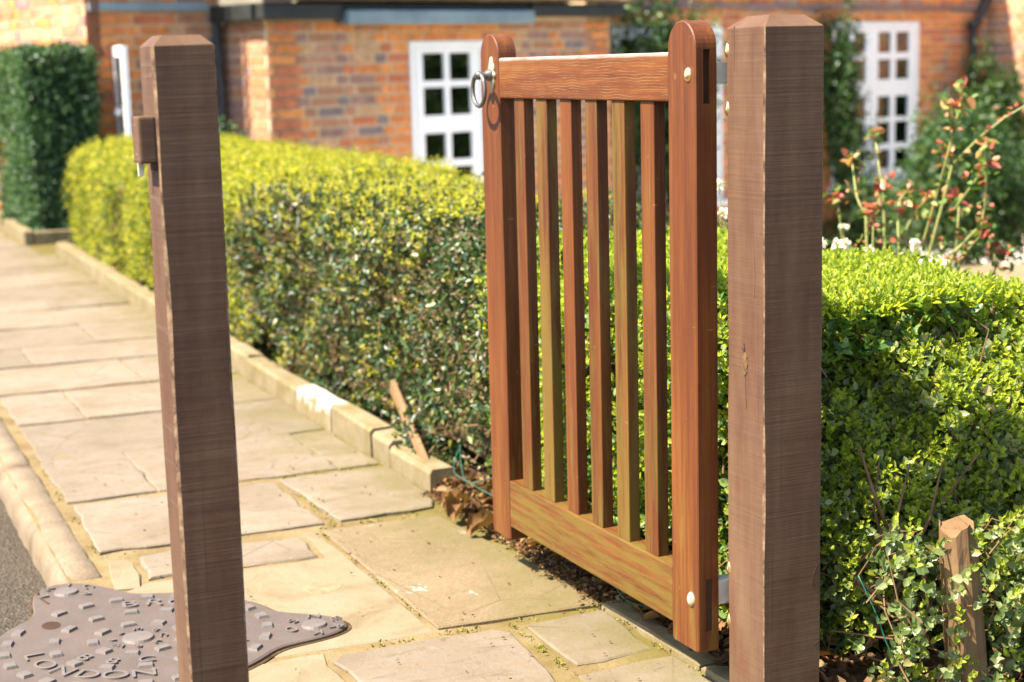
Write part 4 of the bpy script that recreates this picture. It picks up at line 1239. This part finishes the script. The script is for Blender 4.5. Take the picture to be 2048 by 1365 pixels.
# ------------------------------------------------------------------ garden plants
ROSES = {
 'tall arching rose with red young leaves at its top': [[(3.265, 4.251, 0.479), (3.278, 4.191, 0.652), (3.286, 4.132, 0.828), (3.277, 4.082, 0.935), (3.29, 4.076, 0.996), (3.299, 4.072, 1.059)], [(3.277, 4.082, 0.935), (3.237, 4.045, 1.009)], [(3.326, 4.279, 0.471), (3.349, 4.214, 0.71), (3.372, 4.204, 0.821), (3.418, 4.13, 0.908), (3.455, 4.059, 0.97), (3.525, 4.029, 1.012), (3.60, 4.0, 1.04)], [(3.372, 4.204, 0.821), (3.317, 4.173, 0.887)], [(3.436, 4.285, 0.463), (3.453, 4.278, 0.536), (3.457, 4.276, 0.612), (3.459, 4.275, 0.695)]],
 'crooked rose stems in front of the dark shrubs, at the terrace edge': [[(3.166, 3.967, 0.516), (3.188, 3.957, 0.578), (3.228, 3.885, 0.663), (3.237, 3.881, 0.723), (3.205, 3.841, 0.836), (3.197, 3.844, 0.896)], [(3.262, 4.034, 0.502), (3.282, 4.025, 0.559), (3.3, 3.963, 0.627), (3.228, 3.885, 0.663)], [(3.286, 3.914, 0.49), (3.306, 3.906, 0.528), (3.333, 3.894, 0.583)], [(3.186, 3.958, 0.705), (3.234, 3.937, 0.779), (3.227, 3.885, 0.827)], [(3.302, 3.907, 0.528), (3.296, 3.91, 0.612)]],
 'short rose bush with red leaves below the right window sill': [[(3.038, 4.022, 0.527), (3.03, 4.026, 0.674), (3.063, 4.066, 0.731), (3.113, 4.099, 0.754)], [(3.108, 4.101, 0.514), (3.119, 4.096, 0.647), (3.123, 4.04, 0.714), (3.111, 3.991, 0.741)]],
 'leafy rose bush with red tips close beside the thick post': [[(3.007, 4.145, 0.54), (3.001, 4.147, 0.677), (3.004, 4.201, 0.741), (3.018, 4.249, 0.857)], [(3.182, 4.287, 0.489), (3.172, 4.291, 0.715), (3.164, 4.295, 0.774), (3.175, 4.344, 0.916)], [(3.006, 4.145, 0.657), (3.01, 4.089, 0.707), (2.986, 4.045, 0.801)], [(3.12, 4.423, 0.48), (3.104, 4.43, 0.644), (3.091, 4.435, 0.734)], [(2.94, 4.0, 0.45), (2.92, 4.0, 0.62), (2.93, 4.01, 0.72)]],
}
for lab, stems in ROSES.items():
    base = Vector((sum(s_[0][0] for s_ in stems)/len(stems), sum(s_[0][1] for s_ in stems)/len(stems), -0.10))
    rb = tag(empty('rose_bush', base), lab, 'rose bush', 'roses behind the hedge')
    tips, mids = [], []
    for s_ in stems:
        pts = [Vector(p) for p in s_]
        if pts[0].z < 0.56:
            pts = [Vector((base.x+(pts[0].x-base.x)*0.5, base.y+(pts[0].y-base.y)*0.5, -0.15)), Vector((pts[0].x*0.7+base.x*0.3, pts[0].y*0.7+base.y*0.3, 0.25))]+pts
        pts = [p-base for p in pts]; m_ = len(pts)
        r0 = 0.0068 if m_ > 5 else 0.0048
        MB().tube(pts, [r0*(1-0.6*i/(m_-1)) for i in range(m_)], 6).build('stem', M['rose_stem'], rb, smooth=True)
        tips.append(pts[-1])
        for i in range(1, m_-1):
            if pts[i].z > 0.5:
                mids.append(pts[i])
                mids.append((pts[i]+pts[i+1])*0.5)
    P, D, L = [], [], []
    for t in tips:
        for k in range(11):
            P.append(t+Vector((random.gauss(0, 0.012), random.gauss(0, 0.012), random.gauss(-0.008, 0.018)))); D.append((random.gauss(0, 1), random.gauss(0, 1), random.gauss(0.2, 0.6))); L.append(random.uniform(0.022, 0.046))
    for t in mids:
        for k in range(4):
            P.append(t+Vector((random.gauss(0, 0.02), random.gauss(0, 0.02), random.gauss(0.01, 0.015)))); D.append((random.gauss(0, 1), random.gauss(0, 1), random.gauss(0.3, 0.4))); L.append(random.uniform(0.016, 0.030))
    P = np.array([tuple(p) for p in P]); D = np.array(D); L = np.array(L); pick = RNG.random(len(P)) < 0.52
    for nm, kk in (('red_leaves', pick), ('green_leaves', ~pick)):
        U = rvec(kk.sum())+np.array([[0, 0, 0.7]])
        leaf_mesh(nm, P[kk], D[kk], U, L[kk], L[kk]*0.62, M['rose_red' if nm[0] == 'r' else 'rose_green'], rb)

def shrub(name, label, cat, ctr, rad, n_, L, mat, per=4, group=None, trunk=True, flat=False):
    """loose shrub: leaf shoots on several overlapping lumps, with stems"""
    ctr = np.array(ctr, float); rad = np.array(rad, float)
    gz = float(ground_z(np.array(ctr[0]), np.array(ctr[1])))
    root = tag(empty(name, (ctr[0], ctr[1], gz)), label, cat, group)
    lumps = [(ctr+rad*RNG.uniform(-0.6, 0.6, 3), rad*RNG.uniform(0.35, 0.7)) for _ in range(14)]
    P, N = [], []
    for c, r_ in lumps:
        m_ = n_//14
        v = rvec(m_); rr = RNG.uniform(0.55, 1.05, m_)[:, None]
        P.append(c[None]+v*r_[None]*rr); N.append(v)
    P, N = np.concatenate(P), np.concatenate(N)
    k = P[:, 2] > gz+0.02
    P, N = P[k], N[k]
    s_ = shoots(P, N, per, L, 0.6, 0.85, 0.25, L*1.2, 0.7)
    leaf_mesh('foliage', to_local(s_[0], root), *s_[1:], mat, root)
    if trunk:
        b_ = MB()
        for c, r_ in lumps:
            e_ = c-np.array(root.location)
            b_.tube([(random.gauss(0, 0.05), random.gauss(0, 0.05), -0.05), (e_[0]*0.45, e_[1]*0.45, e_[2]*0.5), tuple(e_)], [0.016, 0.011, 0.004], 5, cap=False)
        o_ = b_.build('stems', M['twig'], root); o_['kind'] = 'stuff'
    return root

# ------------------------------------------------------------------ brick house
HS = 1.07
HO = Vector((4.885, 12.488, -0.082)); HR = R(16.5)
house = tag(empty('brick_house', HO, HR), 'orange and plum brick house with white paned windows behind the garden', 'house')
COURSE = 0.0752
house.scale = (HS, HS, HS)
BRICKS = []     # every brick: (wall object, x, z, length, colour, priority)
def wall(p0, p1, z0, z1, openings, zones, palette, prio, th=0.25, show=None):
    """mortar slab from p0 to p1 (house plan), facing the right-hand side of p0->p1 reversed; bricks stand 6 mm proud"""
    p0, p1 = Vector(p0), Vector(p1); L = (p1-p0).length; an = math.atan2(p1.y-p0.y, p1.x-p0.x)
    xs = sorted(set([0, L]+[x for o_ in openings for x in o_[:2]])); zs = sorted(set([z0, z1]+[z for o_ in openings for z in o_[2:4]]))
    b_ = MB()
    for i in range(len(xs)-1):
        for j in range(len(zs)-1):
            cx, cz = (xs[i]+xs[i+1])/2, (zs[j]+zs[j+1])/2
            if any(o_[0] < cx < o_[1] and o_[2] < cz < o_[3] for o_ in openings): continue
            b_.box(xs[i], xs[i+1], 0, th, zs[j], zs[j+1])
    w_ = b_.build('wall', M['mortar'], house, loc=(p0.x, p0.y, 0), rz=an)
    n_ = int((z1-z0)/COURSE)
    for r_ in range(n_):
        z = z0+r_*COURSE+0.005
        x = -0.06*(r_ % 2); head = r_ % 2
        while x < L:
            ln = 0.100 if head else 0.213
            head = 1-head
            a, c = max(x, 0.0), min(x+ln, L); x += ln+0.014
            segs = [(a, c)]
            for o_ in openings:
                if o_[2]-0.03 < z+0.03 < o_[3]+0.02:
                    ns = []
                    for s0, s1 in segs:
                        if s1 <= o_[0] or s0 >= o_[1]: ns.append((s0, s1)); continue
                        if s0 < o_[0]-0.02: ns.append((s0, o_[0]-0.004))
                        if s1 > o_[1]+0.02: ns.append((o_[1]+0.004, s1))
                    segs = ns
            for s0, s1 in segs:
                if s1-s0 < 0.03: continue
                cx = (s0+s1)/2
                pal = palette
                for zx0, zx1, zz0, zz1, zp in zones:
                    if zx0 <= cx <= zx1 and zz0 <= z+0.03 <= zz1: pal = zp
                vis = show is None or (show[0] <= cx <= show[1] and show[2] <= z <= show[3])
                BRICKS.append((w_, s0, z, round((s1-s0)/0.012)*0.012, random.choice(pal), prio if vis else 9))
    return w_
ORG = [0, 0, 1, 1, 2]; MIX = [3, 3, 4, 4, 5, 2, 6, 0, 7, 0, 6, 3]; DARK = [4, 4, 5, 3, 3, 2]; TAN = [6, 6, 7, 3, 6, 0]; PINK = [7, 7, 0, 6]
# projecting block: window opening u -0.32..0.40
bayx = lambda u: u+1.54
wall((-1.54, 0), (1.72, 0), -1.05, 1.58, [(bayx(-0.325), bayx(0.405), -0.12, 1.365)],
     [(0, 0.27, -9, 9, ORG), (bayx(-0.58), bayx(-0.32), -9, 9, ORG), (bayx(0.40), bayx(0.64), -9, 9, ORG), (bayx(-0.6), bayx(0.66), 1.36, 1.53, ORG), (3.08, 3.26, -9, 9, ORG)], MIX, 0, show=(0, 3.3, 0.38, 1.53))
wall((-1.555, 0.58), (-1.555, 0.0), -1.05, 1.58, [], [(0.36, 0.9, -9, 9, [2, 3, 3])], [3, 3, 4, 4], 2, show=(0, 0.9, 0.4, 1.6))
wall((1.735, 0.0), (1.735, 0.29), -1.05, 1.58, [], [], MIX, 5)
# wing on the left, set back, and the parts further behind the tall hedge
wall((-2.60, 0.58), (-1.57, 0.58), -1.05, 3.2, [], [(0, 0.34, -9, 9, ORG), (0.34, 0.62, 1.40, 1.60, ORG)], MIX+[0, 3], 1, show=(0.0, 1.05, 0.5, 1.7))
wall((-2.615, 2.7), (-2.615, 0.58), -1.05, 3.2, [], [], MIX, 5)
wall((-1.95, 2.72), (-1.56, 2.72), -1.05, 3.2, [], [], [1, 1, 0, 6, 7], 3, show=(0, 0.4, 1.3, 1.75))
wall((-1.965, 3.4), (-1.965, 2.72), -1.05, 3.2, [], [], [1, 6, 7], 4, show=(0, 0.7, 1.3, 1.75))
wall((-4.5, 3.4), (-1.98, 3.4), -1.05, 3.2, [], [], PINK, 4, show=(1.6, 2.2, 1.3, 1.8))
# wall on the right, a little set back, with two windows
RV = 0.30; rx_ = lambda u: u-1.75
W1, W2 = (4.98, 6.36), (2.05, 3.42)
wall((1.75, RV), (7.52, RV), -1.05, 3.2, [(rx_(W1[0]), rx_(W1[1]), -0.10, 1.50), (rx_(W2[0]), rx_(W2[1]), -0.10, 1.46)],
     [(0, 5.8, 1.43, 1.60, [1, 0, 1]), (rx_(6.36), rx_(6.66), -9, 9, ORG), (rx_(4.72), rx_(4.98), -9, 9, ORG), (rx_(3.42), rx_(3.68), -9, 9, ORG), (0, 5.8, 1.70, 1.78, [1, 2])], [0, 2, 3, 6, 2, 7, 4], 2, show=(0.3, 5.8, 1.42, 1.8))
wall((7.535, RV), (7.70, -1.6), -1.05, 3.2, [], [], [3, 3, 6, 4, 2], 3, show=(0, 1.2, 0.7, 1.8))
# 300 bricks that show largest become parts of their own; the rest are joined wall by wall
BRICKS.sort(key=lambda t: t[5])
bm_cache = {}
rest = {}
for i, (w_, x, z, ln, c, pr) in enumerate(BRICKS):
    dp = random.uniform(-0.0015, 0.0015)
    if i < 300:
        if (ln, c) not in bm_cache:
            mb = MB().box(0, ln, -0.007, 0.004, 0, 0.0615, back=False)
            mb.v = [(vx if vy > -0.006 else (0.002 if vx == 0 else ln-0.002), vy, vz if vy > -0.006 else (0.002 if vz == 0 else 0.0595)) for vx, vy, vz in mb.v]
            bm_cache[(ln, c)] = mb.mesh('brick', BR[c])
        link('brick', bm_cache[(ln, c)], w_, (x, dp, z))
    else:
        rest.setdefault(w_.name, (w_, MB()))[1].box(x, x+ln, -0.007+dp, 0.004, z, z+0.0615, c, back=False)
for w_, mb in rest.values():
    o = mb.build('brickwork', BR, w_); o['kind'] = 'stuff'

def window(u0, u1, z0, z1, v, casements, rows, sill=True, backs='room'):
    """white timber window; casements = list of (u0,u1,[pane column spans])"""
    root = empty('window', ((u0+u1)/2, v, z0), 0, house)
    cu, yf = (u0+u1)/2, -0.012
    fr = MB()
    fr.box(u0-cu, u1-cu, yf, 0.05, z1-z0-0.05, z1-z0); fr.box(u0-cu, u1-cu, yf, 0.05, 0, 0.05)
    fr.box(u0-cu, u0-cu+0.04, yf, 0.05, 0.05, z1-z0-0.05); fr.box(u1-cu-0.04, u1-cu, yf, 0.05, 0.05, z1-z0-0.05)
    for k in range(len(casements)-1):
        m_ = (casements[k][1]+casements[k+1][0])/2-cu
        fr.box(m_-0.03, m_+0.03, yf, 0.05, 0.05, z1-z0-0.05)
    fr.build('frame', M['white'], root, bevel=0.004)
    for a, c, cols in casements:
        xs_ = [a]+[x for p in cols for x in p]+[c]
        sash = MB()
        for k in range(0, len(xs_), 2): sash.box(xs_[k]-cu, xs_[k+1]-cu, yf+0.006, 0.04, 0.052, z1-z0-0.052)
        zz = [z0+0.052]+[z for p in rows for z in p]+[z1-0.052]
        for (x0, x1) in cols:
            for k in range(0, len(zz), 2):
                if zz[k+1] > zz[k]: sash.box(x0-cu+0.0002, x1-cu-0.0002, yf+0.008, 0.038, zz[k]-z0, zz[k+1]-z0)
        sash.build('sash', M['white'], root)
        for x0, x1 in cols:
            for q0, q1 in rows:
                MB().box(x0-cu+0.001, x1-cu-0.001, 0.014, 0.018, q0-z0+0.001, q1-z0-0.001).build('pane', M['glass'], root)
    if sill: MB().box(u0-cu-0.06, u1-cu+0.06, -0.10, 0.02, -0.05, 0.0).build('sill', M['white'], root, bevel=0.008)
    # the room behind
    rm = MB()
    x0, x1, d_, h0, h1 = u0-cu-0.8, u1-cu+0.8, 2.4, -0.8, z1-z0+0.6
    rm.add([(x0, 0.26, h0), (x1, 0.26, h0), (x1, d_, h0), (x0, d_, h0), (x0, 0.26, h1), (x1, 0.26, h1), (x1, d_, h1), (x0, d_, h1)], [(0, 1, 2, 3), (4, 7, 6, 5), (3, 2, 6, 7), (0, 3, 7, 4), (1, 5, 6, 2)])
    rm.build('room', M['room'], root)
    if backs == 'curtain':
        cb_ = MB(); n_ = 60
        for i in range(n_+1):
            x = (u0-cu)+(u1-u0)*i/n_
            for z in (0.02, z1-z0-0.02): cb_.v.append((x, 0.16+0.025*math.sin(i*0.9), z))
        for i in range(n_): cb_.f.append((2*i, 2*i+2, 2*i+3, 2*i+1)); cb_.mi.append(0)
        cb_.build('curtain', M['curtain'], root, smooth=True)
    return root
window(-0.32, 0.40, -0.115, 1.36, 0.0, [(-0.27, 0.35, [(-0.20, 0.005), (0.055, 0.26)])], [(-0.02, 0.14), (0.20, 0.41), (0.465, 0.67), (0.805, 1.015), (1.065, 1.27)])
RW = [(0.04, 0.235), (0.29, 0.51), (0.555, 0.765), (0.93, 1.13), (1.195, 1.40)]
window(W1[0], W1[1], -0.095, 1.495, RV, [(5.02, 5.56, [(5.08, 5.27), (5.32, 5.51)]), (5.62, 6.31, [(5.70, 5.91), (5.985, 6.21)])], RW, backs='curtain')
window(W2[0], W2[1], -0.095, 1.455, RV, [(2.10, 2.70, [(2.16, 2.36), (2.42, 2.63)]), (2.77, 3.37, [(2.83, 3.03), (3.10, 3.31)])], RW[:-1]+[(1.19, 1.36)], backs='curtain')
# open casement on the wing
cs = empty('open_casement', (-2.42, 0.57, 0.52), R(-108), house)
fr = MB()
W_, H_ = 0.42, 0.84
fr.box(0, W_, -0.018, 0.018, H_-0.07, H_); fr.box(0, W_, -0.018, 0.018, 0, 0.07); fr.box(0, 0.06, -0.018, 0.018, 0.07, H_-0.07); fr.box(W_-0.06, W_, -0.018, 0.018, 0.07, H_-0.07)
fr.box(0.06, W_-0.06, -0.010, 0.010, H_*0.5-0.015, H_*0.5+0.015)
fr.build('sash', M['white'], cs)
MB().box(0.06, W_-0.06, -0.003, 0.003, 0.07, H_*0.5-0.015).build('pane', M['glass'], cs)
MB().box(0.06, W_-0.06, -0.003, 0.003, H_*0.5+0.015, H_-0.07).build('pane', M['glass'], cs)
MB().box(0.20, 0.28, -0.06, -0.018, H_*0.45, H_*0.50).build('stay', M['white'], cs, bevel=0.004)
# eaves of the bay: gutter, lead-faced canopy, tiled slope
MB().box(-1.64, -0.98, -0.12, -0.008, 1.515, 1.635).build('gutter', M['gutter'], house, bevel=0.015)
MB().box(0.80, 1.80, -0.12, -0.008, 1.535, 1.635).build('gutter', M['gutter'], house, bevel=0.015)
MB().box(-0.976, 0.796, -0.10, -0.008, 1.588, 1.635).build('gutter', M['gutter'], house, bevel=0.01)
MB().box(-1.66, -1.575, 0.01, 0.57, 1.515, 1.635).build('gutter', M['gutter'], house, bevel=0.015)
MB().box(-0.97, 0.79, -0.17, -0.005, 1.48, 1.583).build('lead_canopy', M['lead'], house, bevel=0.02)
b = MB()
b.add([(-1.68, -0.18, 1.665), (1.85, -0.18, 1.665), (1.85, 0.28, 1.95), (-1.68, 0.28, 1.95), (-1.68, -0.18, 1.645), (1.85, -0.18, 1.645), (1.85, 0.28, 1.90), (-1.68, 0.28, 1.90)], [(0, 1, 2, 3), (7, 6, 5, 4), (0, 4, 5, 1), (1, 5, 6, 2), (3, 7, 4, 0), (2, 6, 7, 3)])
roof = b.build('roof', M['tile'], house)
tm = MB().box(0, 0.158, -0.27, 0.0, 0, 0.014).mesh('roof_tile', M['tile'])
sl_ = math.atan2(0.285, 0.46)
for r_ in range(3):
    for c_ in range(20):
        yk = -0.16+0.10*r_*math.cos(sl_)
        o = link('roof_tile', tm, roof, (-1.66+0.167*c_+(0.08 if r_ % 2 else 0), yk+0.24*math.cos(sl_), 1.672+0.10*r_*math.sin(sl_)+0.24*math.sin(sl_)))
        o.rotation_euler = (sl_-0.03, 0, 0)
MB().box(-2.60, -1.68, 0.53, 0.59, 1.60, 1.655).build('string_course', M['lead'], house, bevel=0.006)
MB().box(1.90, 7.50, RV-0.035, RV+0.02, 1.62, 1.66).build('string_course', BR[5], house, bevel=0.006)
MB().tube([(-1.63, 0.52, 1.6), (-1.63, 0.52, -1.0)], 0.032, 10).build('downpipe', M['gutter'], house, smooth=True)
for dx in (-0.045, -0.005, 0.035):
    MB().tube([(-2.585+dx, 0.53, 3.0), (-2.585+dx, 0.53, 1.36), (-2.555+dx, 0.53, 1.30)], 0.013, 8).build('service_pipe', plain('brown pipe', (0.16, 0.06, 0.035), 0.6, 0.3) if dx == -0.045 else bpy.data.materials['brown pipe'], house, smooth=True)
vs, fs = revolve([(1, 0), (1, 0.35), (0.92, 0.7), (0.6, 0.95), (0, 1)], 20)
MB().add([(x*0.062, -z*0.055, y*0.115) for x, y, z in vs], fs).build('alarm_box', M['white'], house, loc=(-1.70, 2.71, 1.55), smooth=True)
MB().add([(x*0.05, -z*0.05, y*0.055) for x, y, z in vs], fs).build('alarm_box', plain('cream cover', (0.62, 0.5, 0.36), 0.6), house, loc=(-2.06, 3.3, 1.44), smooth=True)
MB().tube([(7.46, RV-0.06, 1.95), (7.44, RV-0.07, 1.70), (7.24, RV-0.10, 1.48), (7.20, RV-0.08, 1.40), (7.20, RV-0.08, -1.0)], 0.045, 10).build('downpipe', M['gutter'], house, smooth=True)
for z in (1.46, 0.6):
    MB().tube([(7.20, RV-0.08, z-0.04), (7.20, RV-0.08, z+0.04)], 0.062, 10).build('pipe_collar', M['gutter'], house, smooth=True)

def hw(u, v, z):
    c, s = math.cos(HR), math.sin(HR); u, v = u*HS, v*HS; return (HO.x+u*c-v*s, HO.y+u*s+v*c, z)
# climbers and shrubs
shrub('climbing_plant', 'dark leafy climber covering the left half of the right window', 'climber', hw(4.82, RV-0.28, 0.72), (0.26, 0.24, 1.0), 1800, 0.06, M['climber'], 4, 'plants against the house')
shrub('climbing_plant', 'reddish-tipped climber over the window seen through the gate', 'climber', hw(2.35, RV-0.35, 0.75), (0.45, 0.35, 1.05), 2600, 0.065, M['climber'], 4, 'plants against the house')
shrub('garden_shrub', 'dense green shrub growing around the black downpipe', 'shrub', hw(7.05, RV-0.45, 0.30), (0.42, 0.35, 1.15), 2600, 0.06, M['climber'], 4, 'plants against the house')
shrub('garden_shrub', 'large green shrub behind the roses, at the right edge of the picture', 'shrub', (8.35, 10.15, 0.05), (0.62, 0.5, 0.75), 4200, 0.05, M['climber'], 4, 'plants against the house')
shrub('garden_shrub', 'low green shrub under the right window', 'shrub', hw(5.1, RV-0.6, -0.40), (0.8, 0.35, 0.45), 1800, 0.05, M['climber'], 4, 'plants against the house')
shrub('garden_shrub', 'small dark bush at the corner left of the brick bay', 'shrub', hw(-1.85, 0.2, 0.25), (0.28, 0.25, 0.6), 800, 0.05, M['yew'], 4, 'plants against the house')
shrub('garden_shrub', 'pale leafy flower bed just behind the privet, among the roses', 'shrub', (2.95, 4.25, 0.30), (0.42, 0.35, 0.26), 900, 0.028, M['rose_green'], 4, 'plants behind the hedge')
shrub('garden_shrub', 'big rounded green shrub reflected in the panes of the left white window', 'shrub', (10.2, 8.9, 0.6), (1.5, 1.5, 1.4), 4000, 0.11, M['climber'], 4, 'plants behind the hedge')
# white blossoms behind the hedge
def blossom_plant(label, pts, base):
    root = tag(empty('flowering_plant', base), label, 'flowers', 'white flowers behind the hedge')
    b_ = MB()
    P, D = [], []
    for p in pts:
        q = Vector(p)-Vector(base)
        b_.tube([(q.x*0.4, q.y*0.4, -0.05), (q.x*0.8, q.y*0.8, q.z*0.5), q], [0.004, 0.003, 0.002], 5)
        for k in range(26):
            d = Vector((random.gauss(0, 1), random.gauss(0, 1), random.gauss(0.4, 0.8))).normalized()
            P.append(q+d*0.006); D.append(d)
    o_ = b_.build('stems', M['rose_stem'], root); o_['kind'] = 'stuff'
    P, D = np.array([tuple(p) for p in P]), np.array([tuple(d) for d in D])
    L = RNG.uniform(0.009, 0.015, len(P))
    leaf_mesh('petals', P, D, rvec(len(P)), L, L*0.8, M['petal'], root)
blossom_plant('cluster of small white flowers beside the thick post', [(2.79+random.gauss(0, .05), 4.02+random.gauss(0, .06), 0.62+random.gauss(0, .04)) for _ in range(6)]+[(2.88, 4.09, 0.66), (2.83, 3.89, 0.61), (2.95, 3.84, 0.63), (3.0, 3.9, 0.6)], (2.85, 4.0, -0.05))
blossom_plant('white flowers showing in the gap between gate and thick post', [(2.34, 3.89, 0.75), (2.38, 3.98, 0.82), (2.32, 3.95, 0.70), (2.36, 3.85, 0.66), (2.3, 4.0, 0.78)], (2.45, 3.95, -0.05))
